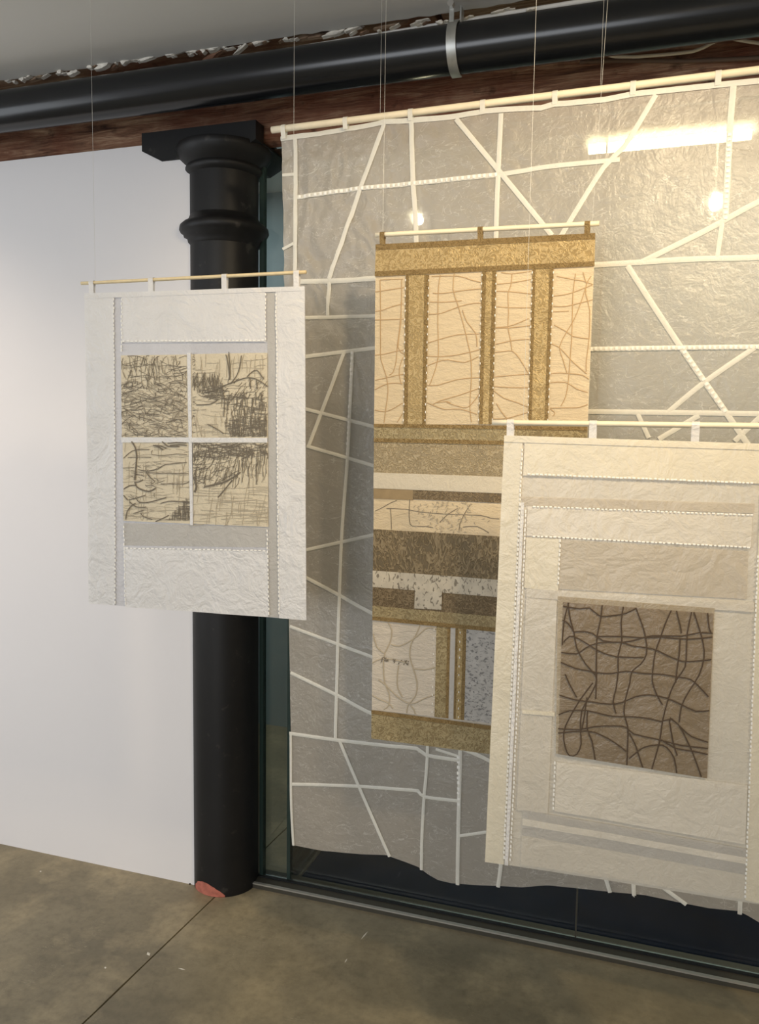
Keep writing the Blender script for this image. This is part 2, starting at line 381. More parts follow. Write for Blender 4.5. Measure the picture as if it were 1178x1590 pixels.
# ceiling in front of the beam, with a ragged edge above the pipe
YE = 2.178
nx = 240; xs = [-4.2 + 7.4 * i / nx for i in range(nx + 1)]
def rag(x): return 0.018 * noise.noise((x * 5, 1, 0)) + 0.012 * noise.noise((x * 17, 2, 0)) + 0.006 * noise.noise((x * 50, 3, 0))
top, v, f = [], [], []
for x in xs:
    v += [(x, -3.4, ZC), (x, YE - 0.25, ZC), (x, YE + rag(x), ZC + 0.004), (x, YE + rag(x) + 0.006, ZC + 0.022), (x, -3.4, ZC + 0.022)]
for i in range(nx):
    a, c = i * 5, (i + 1) * 5
    for j in range(4): f.append((a + j, c + j, c + j + 1, a + j + 1))
ce = structure(mk('ceiling', v, f, 'ceil'))
# boards seen above the pipe behind the broken plaster edge, and loose plaster
for k, (x0, x1, y0, y1, z0, tl) in enumerate(((-4.2, -1.9, 2.12, 2.235, 2.694, 0.004), (-1.93, -1.05, 2.12, 2.225, 2.698, -0.004), (-1.08, 0.2, 2.12, 2.24, 2.695, 0.004), (0.17, 3.1, 2.12, 2.235, 2.694, 0.0),
                                              (-4.2, -0.6, 2.242, 2.362, 2.700, 0.003), (-0.58, 3.1, 2.245, 2.362, 2.698, 0.0))):
    b = B().box((x0, y0, z0), (x1, y1, z0 + 0.025))
    for p in b.v: p.z += tl * (p.x - x0) / (x1 - x0)
    b.build('lath_board', 'lath', ce)
structure(B().box((-4.2, 2.0, 2.76), (3.2, 3.9, 2.80)).build('ceiling_back', 'ceil'))
def fragment(px, py, wpx, hpx, Y, mat='plaster', rot=0.0):
    c = at(px, py, Y); s_ = pxm(Y); pts = []
    n = 11
    for i in range(n):
        t = 2 * math.pi * i / n; r = R_.uniform(0.45, 1.15)
        x, z = wpx / 2 * s_ * r * math.cos(t), hpx / 2 * s_ * r * math.sin(t)
        pts.append((x * math.cos(rot) - z * math.sin(rot), x * math.sin(rot) + z * math.cos(rot)))
    v = [c + Vector((x, -0.002 + R_.uniform(-.002, .002), z)) for x, z in pts] + [c + Vector((x * 1.05, 0.012, z * 1.05)) for x, z in pts] + [c + Vector((0, -0.004, 0))]
    f = [(i, (i + 1) % n, 2 * n) for i in range(n)] + [(n + i, n + (i + 1) % n, (i + 1) % n, i) for i in range(n)]
    mk('plaster_fragment', v, f, mat, ce)
for (px, py, wp, hp, r) in ((22, 127, 10, 6, .1), (34, 123, 9, 8, .5), (92, 112, 14, 7, .2), (112, 113, 22, 7, .1), (139, 104, 12, 6, .2), (160, 100, 36, 11, .25), (193, 96, 22, 8, .35), (232, 89, 36, 5, .15), (268, 82, 44, 4, .12),
                            (300, 79, 16, 8, 0), (315, 78, 13, 9, .1), (333, 74, 30, 4, .1), (372, 76, 30, 4, .55), (400, 66, 30, 6, .1), (443, 61, 12, 4, 0), (520, 50, 60, 5, .12), (548, 44, 36, 4, .12), (655, 31, 26, 3, .1), (682, 34, 13, 7, 0), (775, 17, 32, 3, .1), (823, 14, 14, 4, .1)):
    fragment(px, py, wp, hp, 2.165 + 0.02 * px / 600, rot=r)
for (px, py, wp, hp, r) in ((60, 119, 60, 6, .16), (180, 100, 26, 6, .5), (330, 85, 60, 10, .38), (362, 71, 50, 9, .12), (470, 58, 40, 5, .1), (500, 53, 46, 6, .1), (600, 40, 60, 5, .1)):
    fragment(px, py, wp, hp, 2.185 + 0.02 * px / 600, 'lath', r)

edge = [(0, 124), (100, 110), (200, 94), (300, 80), (400, 66), (540, 51), (700, 28), (840, 6)]
for px in range(4, 800, 8):
    if R_.random() < 0.58: continue
    for i in range(len(edge) - 1):
        if edge[i][0] <= px <= edge[i + 1][0]: ey = edge[i][1] + (edge[i + 1][1] - edge[i][1]) * (px - edge[i][0]) / (edge[i + 1][0] - edge[i][0])
    fragment(px, ey + R_.uniform(-1, 4), R_.uniform(6, 22), R_.uniform(1.4, 3.2), 2.168 + 0.02 * px / 600, 'plaster' if R_.random() < .65 else 'lath', R_.uniform(0, .4))
# timber beam
nx = 150; v = []; f = []
sec = [(2.374, 2.472), (2.372, 2.50), (2.372, 2.54), (2.372, 2.58), (2.372, 2.64), (2.372, 2.755), (2.58, 2.76), (2.58, 2.462), (2.46, 2.464), (2.385, 2.466)]
ns = len(sec)
for i in range(nx + 1):
    x = -4.2 + 7.4 * i / nx
    for (y, z) in sec:
        dy = 0.006 * noise.noise((x * 3, z * 14, 0)) + 0.004 * noise.noise((x * 12, z * 40, 3)); dz = 0.004 * noise.noise((x * 4, y * 9, 7))
        v.append((x, y + dy, z + (dz if z < 2.7 else 0)))
for i in range(nx):
    for j in range(ns):
        j2 = (j + 1) % ns; f.append((i * ns + j, (i + 1) * ns + j, (i + 1) * ns + j2, i * ns + j2))
o = mk('timber_beam', v, f, 'beam'); shade_auto(o, 40)
tag(o, 'rough old reddish brown timber beam running above the white wall', 'beam')

# cast-iron column
cr = empty('iron_column', (COLX, COLY, 0))
tag(cr, 'black cast iron column with moulded capital and ring collar', 'column')
def zs(py): return at(290, py, COLY - 0.03).z
r = COLR
o = B().lathe([(r, 0.0), (r, 0.02), (r, 0.3), (r * 0.985, zs(390)), (r * 0.985, zs(330)), (r * 0.985, zs(280)), (r * 0.99, zs(236))], (COLX, COLY), 64).build('shaft', 'iron', cr); shade_auto(o)
o = B().lathe([(r * a, zs(b)) for a, b in ((.98, 386), (1.04, 382), (1.06, 377), (1.15, 374), (1.17, 370), (1.24, 367), (1.285, 362), (1.27, 356), (1.18, 351.5), (1.05, 348), (.98, 339))], (COLX, COLY), 64, False).build('ring_collar', 'iron', cr); shade_auto(o, 50)
o = B().lathe([(r * a, zs(b)) for a, b in ((.98, 278), (1.05, 275), (1.10, 271), (1.10, 267), (1.07, 264.5), (1.13, 261), (1.25, 254), (1.345, 246), (1.365, 240), (1.34, 235), (1.2, 232.5), (.9, 232))], (COLX, COLY), 64, False).build('capital_moulding', 'iron', cr); shade_auto(o, 50)
# bearing plate with cut lower corners: a bolster running along the beam
yf, yb_ = 2.310, 2.56
bx0, bx1 = at(220, 220, yf).x, at(397, 203, yf).x
zt, zb_hi, zb_lo = 2.456, at(220, 235, yf).z, at(250, 250, yf).z
cx_ = at(250, 250, yf).x - at(220, 235, yf).x
prof = [(bx0, zt), (bx0, zb_hi), (bx0 + cx_, zb_lo), (bx1 - cx_, zb_lo), (bx1, zb_hi), (bx1, zt)]
v = [(x, yf, z) for x, z in prof] + [(x, yb_, z) for x, z in prof]; n = len(prof)
f = [tuple(range(n)), tuple(reversed(range(n, 2 * n)))] + [(i, n + i, n + (i + 1) % n, (i + 1) % n) for i in range(n)]
lip = B().box((bx0, yf, zt), (bx1, 2.364, at(220, 207, yf).z)); k = len(v); v += lip.v; f += [tuple(i + k for i in q_) for q_ in lip.f]
o = mk('bearing_plate', v, f, 'iron', cr)
# worn patch of red primer at the foot
v = []; f = []; na, nh = 14, 4
for i in range(na + 1):
    t = math.radians(-130 + 66 * i / na); hh = 0.052 * max(0.05, math.sin(math.pi * min(1, (i + 1.2) / (na + 2))) ** 0.8) * (1 - 0.35 * i / na) + 0.004 * noise.noise((i * 1.7, 0, 0))
    for j in range(nh + 1): v.append((COLX + (r + 0.0012) * math.cos(t), COLY + (r + 0.0012) * math.sin(t), 0.001 + hh * j / nh))
for i in range(na):
    for j in range(nh): a = i * (nh + 1) + j; f.append((a, a + nh + 1, a + nh + 2, a + 1))
o = mk('worn_primer_patch', v, f, 'primer', cr, True); o['label'] = 'red primer showing through worn paint'
# small cement collar rubble at the foot
for i in range(7):
    t = math.radians(-176 + 5 * i + R_.uniform(-2, 2)); p = Vector((COLX + (r + .012) * math.cos(t), COLY + (r + .012) * math.sin(t), 0)); s_ = R_.uniform(.004, .009)
    mk('cement_crumb', [p + Vector((-s_, 0, 0)), p + Vector((0, -s_, 0)), p + Vector((s_, 0, 0)), p + Vector((0, s_, 0)), p + Vector((0, 0, s_))], [(0, 1, 4), (1, 2, 4), (2, 3, 4), (3, 0, 4)], 'gap', fl)

# black pipe in front of the beam
YP = 2.165
ZP = 2.562; RP = 0.061
pr = tag(empty('ceiling_pipe', (-0.5, YP, ZP)), 'thick glossy black pipe running under the ceiling', 'pipe')
pts = [(-4.09 + 7.18 * i / 24, YP, ZP) for i in range(25)]
o = B().tube(pts, RP, 40).build('pipe_body', 'pipe', pr, True); shade_auto(o, 60)
# steel strap clamp
xc = at(700, 60, YP - RP).x
cl = tag(empty('pipe_clamp', (xc, YP, ZP - RP)), 'galvanised steel strap clamp holding the black pipe to the ceiling', 'clamp')
v = []; f = []; n = 26; wv = 0.0125; rr = RP + 0.0025
for i in range(n + 1):
    t = math.radians(75 + 210 * i / n)
    for (dx, dr) in ((-wv, 0), (wv, 0), (wv, .003), (-wv, .003)):
        v.append((xc + dx, YP + (rr + dr) * math.cos(t), ZP + (rr + dr) * math.sin(t)))
for i in range(n):
    for j in range(4): a = i * 4; b_ = a + 4; f.append((a + j, a + (j + 1) % 4, b_ + (j + 1) % 4, b_ + j))
f += [(0, 3, 2, 1), (n * 4, n * 4 + 1, n * 4 + 2, n * 4 + 3)]
o = mk('strap', v, f, 'steel', cl); shade_auto(o, 40)
o = B().box((xc - .010, YP - .045, ZP + RP - .03), (xc + .002, YP - .041, ZC)).box((xc + .012, YP - .020, ZP + RP - .012), (xc + .016, YP + .01, ZC)).build('hanger_bracket', 'steel', cl)
o = B().tube([(xc - .004, YP - .060, ZC - .010), (xc - .004, YP - .044, ZC - .010)], .009, 6).build('bolt', 'bolt', cl)
# white conduit resting above the pipe
ca, cb = at(450, 77, 2.205), at(900, 3, 2.205); cd = (cb - ca) / (cb.x - ca.x)
o = B().tube([ca, ca + cd * (0.5 - ca.x), ca + cd * (2.9 - ca.x)], 0.0065, 10).build('white_conduit', 'conduit', None, True)
tag(o, 'thin white conduit lying behind the top of the black pipe', 'conduit')
# cables under the pipe at the right
def cable(name, pxs, Y, rad, mat, label):
    pts = []
    for i in range(len(pxs) - 1):
        a, b_ = at(*pxs[i], Y), at(*pxs[i + 1], Y)
        for k in range(6): pts.append(a.lerp(b_, k / 6))
    pts.append(at(*pxs[-1], Y))
    sm = [pts[0]] + [(pts[i - 1] + pts[i] * 2 + pts[i + 1]) / 4 for i in range(1, len(pts) - 1)] + [pts[-1]]
    o = B().tube(sm, rad, 8).build(name, mat, None, True); return tag(o, label, 'cable')
cable('loose_cable', [(930, 82), (955, 88), (990, 88), (1040, 84), (1075, 80), (1092, 74), (1110, 64), (1135, 60), (1158, 64), (1178, 67), (1230, 78), (1300, 70)], 2.325, 0.0045, 'cable', 'loose pale cable drooping below the black pipe')
cable('straight_cable', [(900, 96), (960, 94), (1070, 95), (1178, 90), (1300, 76)], 2.352, 0.006, 'cabledark', 'dull brown cable fixed along the timber beam face')

# ------------------------------------------------------------------ glazing
XF = -1.105                                             # side glass
XJ = on_floor(891.5, 1474).x                            # joint between the front panes
YT0, YT1 = 2.368, 2.465
t_ = tag(empty('floor_track', (0.5, 2.41, 0)), 'low metal floor track under the glass front', 'track')
B().box((COLX + COLR * 0.9, YT0, 0), (3.09, YT1, 0.016)).build('track_body', 'track', t_)
B().box((COLX + COLR * 0.9, YT0 - .001, 0.014), (3.09, YT0 + .010, 0.0185)).build('track_lip', 'tracklip', t_)
B().box((COLX + COLR * 0.9, YG - .018, 0.0165), (3.09, YG - .007, 0.021)).build('gasket', 'rubber', t_)
def pane(name, x0, x1, label):
    o = structure(B().box((x0, YG - .005, .017), (x1, YG + .005, 2.46)).build(name, 'glass')); o['label'] = label; return o
pane('window_3', COLX + COLR, XF - .004, 'narrow clear glass pane beside the black iron column')
pane('window_4', XF + .004, XJ - .0025, 'large clear glass pane behind the big veil hanging')
pane('window_5', XJ + .0025, 3.09, 'clear glass pane right of the thin joint')
structure(B().box((XJ - .0022, YG - .0052, .017), (XJ + .0022, YG + .0052, 2.46)).build('trim_1', 'track'))
structure(B().box((COLX + COLR * .98, YG - .012, .017), (COLX + COLR * .98 + .014, YG + .012, 2.46)).build('trim_2', 'glassedge'))
structure(B().box((XF - .006, YG - .006, .017), (XF + .006, YG + .006, 2.46)).build('trim_3', 'glassedge'))
# side glass running back, on its own dark rail
structure(B().box((XF - .005, YG + .010, .03), (XF + .005, YB, 2.46)).build('window_6', 'finglass'))
rl = tag(empty('side_rail', (XF, 3.1, 0)), 'dark metal rail under the side glass beside the navy carpet', 'rail')
B().box((XF - .014, YT1, 0), (XF + .016, YB, .03)).build('rail_body', 'rubber', rl)
B().box((XF + .016, YT1, 0), (XF + .024, YB, .012)).build('rail_lip', 'track', rl)
B().box((XF + .026, YT1 + .002, 0), (3.09, YB - .002, .008)).build('carpet', 'carpet')
tag(bpy.data.objects['carpet'], 'dark navy carpet behind the glass front', 'carpet')

# lamps in the space behind the glass
def tube_lamp():
    Y = 3.10; a, b_ = at(905, 232, Y), at(1176, 209, Y); z = (a.z + b_.z) / 2; a.z = b_.z = z
    e = tag(empty('tube_light', ((a.x + b_.x) / 2, Y, z)), 'glowing fluorescent tube seen through the top of the big veil hanging', 'lamp')
    B().tube([a + Vector((.02, 0, 0)), b_ - Vector((.02, 0, 0))], 0.017, 14).build('tube', 'tubeglow', e, True)
    B().tube([a, a + Vector((.02, 0, 0))], .016, 12).build('end_cap', 'conduit', e); B().tube([b_ - Vector((.02, 0, 0)), b_], .016, 12).build('end_cap', 'conduit', e)
    B().box((a.x, Y - .02, z + .03), (b_.x, Y + .02, z + .05)).build('batten', 'track', e)
    for p in (a, b_): B().box((p.x - .012, Y - .012, z), (p.x + .012, Y + .012, z + .035)).build('holder', 'conduit', e)
    B().tube([((a.x + b_.x) / 2, Y, z + .05), ((a.x + b_.x) / 2, Y, 2.76)], .006, 8).build('stem', 'conduit', e)
MT['tubeglow'] = m_emit('tube_glow', (1.0, 0.84, 0.52, 1), 20)
MT['bulbglow'] = m_emit('bulb_glow', (1.0, 0.86, 0.58, 1), 60)
tube_lamp()
def bulb_lamp(px, py, Y, rad, label):
    c = at(px, py, Y); e = tag(empty('spot_lamp', c), label, 'lamp', 'spot lamps behind the glass')
    prof = [(rad * math.sin(math.pi * i / 10), c.z - rad * math.cos(math.pi * i / 10)) for i in range(11)]
    prof[0] = (1e-4, prof[0][1]); prof[-1] = (1e-4, prof[-1][1])
    B().lathe(prof, (c.x, c.y), 20, False).build('bulb', 'bulbglow', e, True)
    B().lathe([(rad * .7, c.z + rad * .8), (rad * 1.0, c.z + rad * 1.3), (rad * .9, c.z + rad * 2.6), (rad * .3, c.z + rad * 2.9)], (c.x, c.y), 20).build('lamp_cap', 'conduit', e, True)
    B().tube([(c.x, c.y, c.z + rad * 2.8), (c.x, c.y, 2.76)], .004, 6).build('cord', 'conduit', e)
bulb_lamp(650, 342, 2.60, .015, 'bright small lamp glowing through the veil above the brown patchwork hanging')
bulb_lamp(1109, 320, 3.2, .017, 'bright small lamp glowing through the veil below the fluorescent tube')

# ------------------------------------------------------------------ textile helpers
class Hang:
    """one hanging: a plane at depth Y, a root empty, gentle relief"""
    def __init__(s, name, Y, base_px, label, amp=0.006, freq=2.2, seed=0):
        s.Y = Y; s.amp = amp; s.freq = freq; s.seed = seed; s.crumple = False
        s.root = tag(empty(name, at(base_px[0], base_px[1], Y)), label, 'wall hanging', 'paper and textile hangings')
    def disp(s, p):
        q = (p.x * s.freq, p.z * s.freq * 0.6, s.seed)
        e = 0.0
        if s.crumple:
            k = min(1, max(0, (p.z - 1.55) / 0.35)) * min(1, max(0.10, (-0.15 - p.x) / 0.5))
            if k > 0:
                w1 = noise.noise((p.x * 9 + 3, p.z * 5, 2)); a1 = abs(noise.noise((p.x * 16 + w1 * 1.5, p.z * 11 + w1, 5))); a2 = abs(noise.noise((p.x * 34 + w1, p.z * 30, 8)))
                e = k * (0.010 * a1 + 0.0045 * a2)
        return e + s.amp * noise.noise(q) + s.amp * 0.4 * noise.noise((p.x * s.freq * 4, p.z * s.freq * 3, s.seed + 9))
    def P(s, px, py, off=0.0):
        p = at(px, py, s.Y); p.y += s.disp(p) - off; return p
    def W(s, p, off=0.0):
        p = Vector((p.x, s.Y, p.z)); p.y += s.disp(p) - off; return p
    def grid(s, name, fn, nu, nv, mat, parent=None, off=0.0):
        v = [s.W(fn(i / nu, j / nv), off) for j in range(nv + 1) for i in range(nu + 1)]
        f = [(j * (nu + 1) + i, (j + 1) * (nu + 1) + i, (j + 1) * (nu + 1) + i + 1, j * (nu + 1) + i + 1) for j in range(nv) for i in range(nu)]
        return mk(name, v, f, mat, parent or s.root, True)
    def quad(s, name, c, mat, off=0.002, parent=None, res=0.03):
        a, b_, c_, d = [at(x, y, s.Y) for x, y in c]       # TL TR BR BL
        nu = max(1, int((b_ - a).length / res)); nv = max(1, int((d - a).length / res))
        return s.grid(name, lambda u, v: a.lerp(b_, u).lerp(d.lerp(c_, u), v), nu, nv, mat, parent, off)
    def line(s, pts, width, off, sub=0.02, smooth=True):
        """ribbon geometry along pixel points; returns verts, faces"""
        p = [at(x, y, s.Y) for x, y in pts]
        if smooth and len(p) > 2:
            q = []
            for i in range(len(p) - 1):
                p0, p1, p2, p3 = p[max(i - 1, 0)], p[i], p[i + 1], p[min(i + 2, len(p) - 1)]
                n = max(2, int((p2 - p1).length / sub))
                for k in range(n):
                    t = k / n; q.append(0.5 * ((2 * p1) + (p2 - p0) * t + (2 * p0 - 5 * p1 + 4 * p2 - p3) * t * t + (3 * p1 - p0 - 3 * p2 + p3) * t ** 3))
            q.append(p[-1]); p = q
        else:
            q = []
            for i in range(len(p) - 1):
                n = max(1, int((p[i + 1] - p[i]).length / sub))
                for k in range(n): q.append(p[i].lerp(p[i + 1], k / n))
            q.append(p[-1]); p = q
        h = width / 2; v = []; f = []
        for i, c in enumerate(p):
            d = p[min(i + 1, len(p) - 1)] - p[max(i - 1, 0)]; d.y = 0; d.normalize(); nrm = Vector((-d.z, 0, d.x))
            v += [s.W(c - nrm * h, off), s.W(c, off + min(0.0015, width * 0.3)), s.W(c + nrm * h, off)]
        for i in range(len(p) - 1):
            a = i * 3; f += [(a, a + 1, a + 4, a + 3), (a + 1, a + 2, a + 5, a + 4)]
        return v, f
    def strip(s, name, pts, wpx, mat, off=0.003, parent=None, smooth=True):
        v, f = s.line(pts, wpx * pxm(s.Y), off, smooth=smooth); return mk(name, v, f, mat, parent or s.root, True)
    def bundle(s, name, lines, mat, off, parent=None):
        b = B()
        for pts, wpx in lines: b.add(*s.line(pts, wpx * pxm(s.Y), off, smooth=len(pts) > 2))
        return b.build(name, mat, parent or s.root, True, 'stuff')
    def stitches(s, name, runs, mat='stitch', off=0.004, step=7.0, length=4.2, wpx=2.6, parent=None, jit=0.6):
        b = B()
        for run in runs:
            for i in range(len(run) - 1):
                (x0, y0), (x1, y1) = run[i], run[i + 1]; L = math.hypot(x1 - x0, y1 - y0); n = max(1, int(L / step)); dx, dy = (x1 - x0) / L, (y1 - y0) / L
                for k in range(n):
                    t = (k + .5) / n * L + R_.uniform(-jit, jit); jx, jy = R_.uniform(-.4, .4) , R_.uniform(-.4, .4)
                    mx, my = x0 + dx * t + jx, y0 + dy * t + jy; l = length / 2 * R_.uniform(.8, 1.2)
                    b.add(*s.line([(mx - dx * l, my - dy * l), (mx + dx * l, my + dy * l)], wpx * pxm(s.Y), off, smooth=False))
        return b.build(name, mat, parent or s.root, True, 'stuff')
    def rod(s, a, b_, rpx, mat, yo=0.0):
        p, q = at(*a, s.Y), at(*b_, s.Y); z = (p.z + q.z) / 2; p.y = q.y = s.Y + yo
        s.rz = (p.z, q.z); s.rp = (p, q); s.rr = rpx * pxm(s.Y)
        return B().tube([p.lerp(q, i / 12) for i in range(13)], s.rr, 12).build('hanging_rod', mat, s.root, True)
    def loop(s, px, ytop, ybot, wpx, mat, parent=None, side=0.0):
        a = at(px, ytop, s.Y); z1 = a.z; z0 = at(px, ybot, s.Y).z; h = wpx / 2 * pxm(s.Y); r_ = s.rr + .0012
        p, q = s.rp; t = (a.x - p.x) / (q.x - p.x); rz = p.lerp(q, t).z
        v = []; f = []; path = [(s.Y - .004, z0), (s.Y - r_ * .9, rz - .004)]
        for k in range(9):
            an = math.pi * k / 8; path.append((s.Y - r_ * math.cos(an), rz + r_ * math.sin(an)))
        path += [(s.Y + r_ * .9, rz - .004), (s.Y + .003, z0)]
        for k, (y, z) in enumerate(path):
            sx = side * (1 - (z - z0) / max(1e-4, (rz - z0))) if z < rz else 0
            v += [(a.x - h + sx, y, z), (a.x + h + sx, y, z)]
        for k in range(len(path) - 1): f.append((2 * k, 2 * k + 1, 2 * k + 3, 2 * k + 2))
        o = mk('hanging_loop', v, f, mat, s.root); return o
    def wire(s, px, ztop=ZC, dx=0.0, r=0.00032):
        p, q = s.rp; x = at(px[0], px[1], s.Y).x; t = (x - p.x) / (q.x - p.x); z = p.lerp(q, t).z
        return B().tube([(x, s.Y, z), (x + dx, s.Y, ztop)], r, 6).build('suspension_wire', 'wire', s.root)
def Zm(x0, y0, sc): return lambda pts: [(x0 + x / sc, y0 + y / sc) for x, y in pts]

# ------------------------------------------------------------------ 1. the big veil
big = Hang('veil_hanging', 2.03, (800, 1378), 'very large sheer grey fibre veil with white tape lines in front of the glass', amp=0.010, freq=1.6, seed=1)
big.crumple = True
topc = [(435, 215), (481, 208), (538, 199), (597, 189.5), (640, 187), (701, 182), (754, 173), (813, 169), (840, 168), (860, 162), (880, 161), (938, 155), (983, 146), (1050, 138.5), (1115, 132), (1178, 126), (1345, 106)]
botc = [(455, 1312), (500, 1320), (560, 1325), (600, 1326), (630, 1337), (650, 1345), (665, 1357), (680, 1366), (700, 1371), (735, 1374), (775, 1376), (810, 1378), (835, 1376), (850, 1375), (880, 1378), (940, 1384), (1000, 1390), (1050, 1400), (1100, 1409), (1145, 1413), (1160, 1420), (1178, 1431), (1265, 1452)]
def interp(c, x):
    for i in range(len(c) - 1):
        if x <= c[i + 1][0]:
            t = (x - c[i][0]) / (c[i + 1][0] - c[i][0]); return c[i][1] + t * (c[i + 1][1] - c[i][1])
    return c[-1][1]
def bigfn(u, v):
    xt = 435 + (1345 - 435) * u; xb = 455 + (1265 - 455) * u
    return at(xt, interp(topc, xt), big.Y).lerp(at(xb, interp(botc, xb), big.Y), v)
big.grid('veil_sheet', bigfn, 260, 240, 'veil')
big.rod((422, 202), (1345, 88), 5.1, 'cane')
for (x, yt, yb2) in ((441, 196, 216), (537, 184, 201), (638, 172, 188), (750, 158, 175), (862, 144, 163), (983, 128, 148), (1115, 113, 133), (1255, 96, 116)):
    big.loop(x, yt, yb2, 7.5, 'tape')
big.strip('hem_tape', topc, 7.5, 'tape', smooth=False, off=0.003)
L_ = lambda n, pts, wd=7.0: big.strip('tape_strip', pts, wd, 'tape', off=0.0025, smooth=len(pts) > 2)
T = [([(457, 213), (457, 432)], 6.5), ([(437, 271), (455, 269)], 4.5), ([(437, 386), (455, 377)], 4.5), ([(460, 305), (550, 293.5), (640, 285), (774, 272), (853, 259), (962, 248)], 6.5),
     ([(596, 193), (559, 293), (509, 432)], 7), ([(509, 432), (507, 490)], 6), ([(460, 437), (525, 435), (590, 431.5), (915, 412.5), (1066, 403), (1178, 399.5), (1324, 391)], 7.5), ([(638, 184), (641, 277), (646, 373), (654, 690)], 7.5), ([(778, 177), (774, 265), (770.5, 369), (758, 800)], 7),
     ([(708, 185), (774, 265), (857, 366)], 7), ([(1018, 147), (968, 229), (937, 260), (870, 368)], 7), ([(1138.5, 131), (1132.5, 206), (1125.5, 343)], 8), ([(1121, 345), (1113, 400)], 6),
     ([(1334, 240), (1178, 313), (1097, 357), (992, 409)], 7.5), ([(974, 413), (1055, 537), (1127, 641), (1200, 748)], 7.5), ([(905, 542.5), (1041, 540.5), (1178, 538.7), (1316, 536)], 6.5),
     ([(1171, 540), (1094, 593), (1037, 640)], 7), ([(905, 639), (1178, 642.5), (1310, 645)], 7), ([(990, 643), (1007, 680)], 6), ([(1085, 645), (1022, 682)], 7), ([(1180, 647), (1140, 685)], 7),
     ([(470, 493), (586, 490), (770, 484)], 5.5), ([(472, 553.5), (586, 539.5), (770, 517)], 6), ([(534, 545), (479, 692)], 6), ([(546.5, 544), (539, 709), (530, 841), (525, 999), (522, 1145)], 5.5), ([(470, 634), (586, 664), (770, 711)], 5.5), ([(476, 692.5), (586, 725), (770, 780)], 5.5),
     ([(470, 855), (586, 829), (770, 787)], 5.5), ([(470, 894), (525, 923), (586, 956), (720, 1022)], 6), ([(451, 972), (586, 1022.5), (720, 1073)], 5.5), ([(452, 1044), (525, 1079), (586, 1110), (732, 1167), (790, 1198), (870, 1238)], 6), ([(450, 1138), (520.7, 1147), (600, 1156), (648, 1161), (662, 1171), (712, 1179)], 6),
     ([(452, 1139), (452.5, 1240), (456, 1312)], 4.5), ([(528.6, 1149), (559, 1222), (606, 1328)], 5.5), ([(454, 1217), (546, 1219), (640, 1225), (651, 1228), (662, 1236), (712, 1242)], 5.5),
     ([(677, 1162), (712, 1173)], 4.5), ([(668, 1030), (664, 1174), (659, 1240), (656, 1300), (655, 1349)], 5), ([(719, 800), (715, 1166), (713, 1250), (710.5, 1373)], 6), ([(714, 1296), (765, 1289)], 5),
     ([(800, 1120), (779, 1330), (773, 1377)], 6), ([(905, 1240), (940, 1362), (947, 1385)], 6), ([(980, 1210), (983, 1370), (985, 1390)], 6), ([(880, 782), (1300, 800)], 6), ([(870, 1010), (1285, 1060)], 6), ([(860, 1180), (1275, 1260)], 6), ([(1030, 1378), (1065, 1403)], 6), ([(1165, 1000), (1149, 1385), (1148, 1403)], 6)]
for pts, wd in T: L_('', pts, wd)
big.stitches('tape_stitching', [[(460, 305), (550, 293.5), (640, 285), (774, 272)], [(1055, 537), (1127, 641)], [(905, 542.5), (1178, 538.7)], [(1132.5, 206), (1125.5, 343)], [(546.5, 544), (539, 709)], [(713, 1170), (713, 1250)]], off=.0045, step=8, length=4, wpx=5)
for px in ((590, 178), (932, 136)): big.wire(px)
for px in ((1255, 96),): big.wire(px)

# ------------------------------------------------------------------ 2. the brown patchwork hanging
mid_ = Hang('patchwork_hanging', 1.88, (740, 1160), 'long patchwork hanging of gold brocade bands and cream panels', amp=0.004, freq=2.4, seed=4)
xl = lambda y: 583.5 - 0.0085 * (y - 378)
xr = lambda y: 924 - 0.040 * (y - 360)
def hrow(y0, y1, x0=None, x1=None):
    """a level band in this hanging: y at its left end (pixels)"""
    def cn(y):
        a = x0 if x0 is not None else xl(y); b_ = x1 if x1 is not None else xr(y)
        p = at(a, y, mid_.Y)
        k = (605 - y) / (-3250 - a); return (a, y), (b_, y + k * (b_ - a))
    (a, b_), (d, c) = cn(y0), cn(y1); return [a, b_, c, d]
q = mid_.quad
q('backing_sheet', [(583.5, 380), (924, 362), (892, 1186), (577, 1146)], 'creamlow', off=0.0)
mid_.rod((583, 365), (930, 347), 3.6, 'cane')
for x, yt, yb2 in ((594, 361, 381), (746, 353, 373), (912, 344, 364)): mid_.loop(x, yt, yb2, 7.5, 'edging')
q('edging_strip', [(583.5, 380), (924, 362.5), (924, 372), (583.5, 389)], 'edging', .004)
q('brocade_band', [(583.5, 389), (924, 372), (923, 407), (582.5, 422.5)], 'brocade', .003)
q('edging_strip', [(582.5, 422), (923, 406.5), (923, 414), (582.5, 430)], 'edging', .005)
pan = []
pan.append(q('cream_panel', [(583, 430), (631, 427), (628, 659), (581, 659)], 'creampanel', .002))
pan.append(q('cream_panel', [(666, 424), (750, 420), (744, 659), (661, 659)], 'creampanel', .002))
pan.append(q('cream_panel', [(771, 420), (828, 417), (820, 659), (765, 659)], 'creampanel', .002))
pan.append(q('cream_panel', [(859, 416), (922, 413), (912, 660), (850, 659)], 'creampanel', .002))
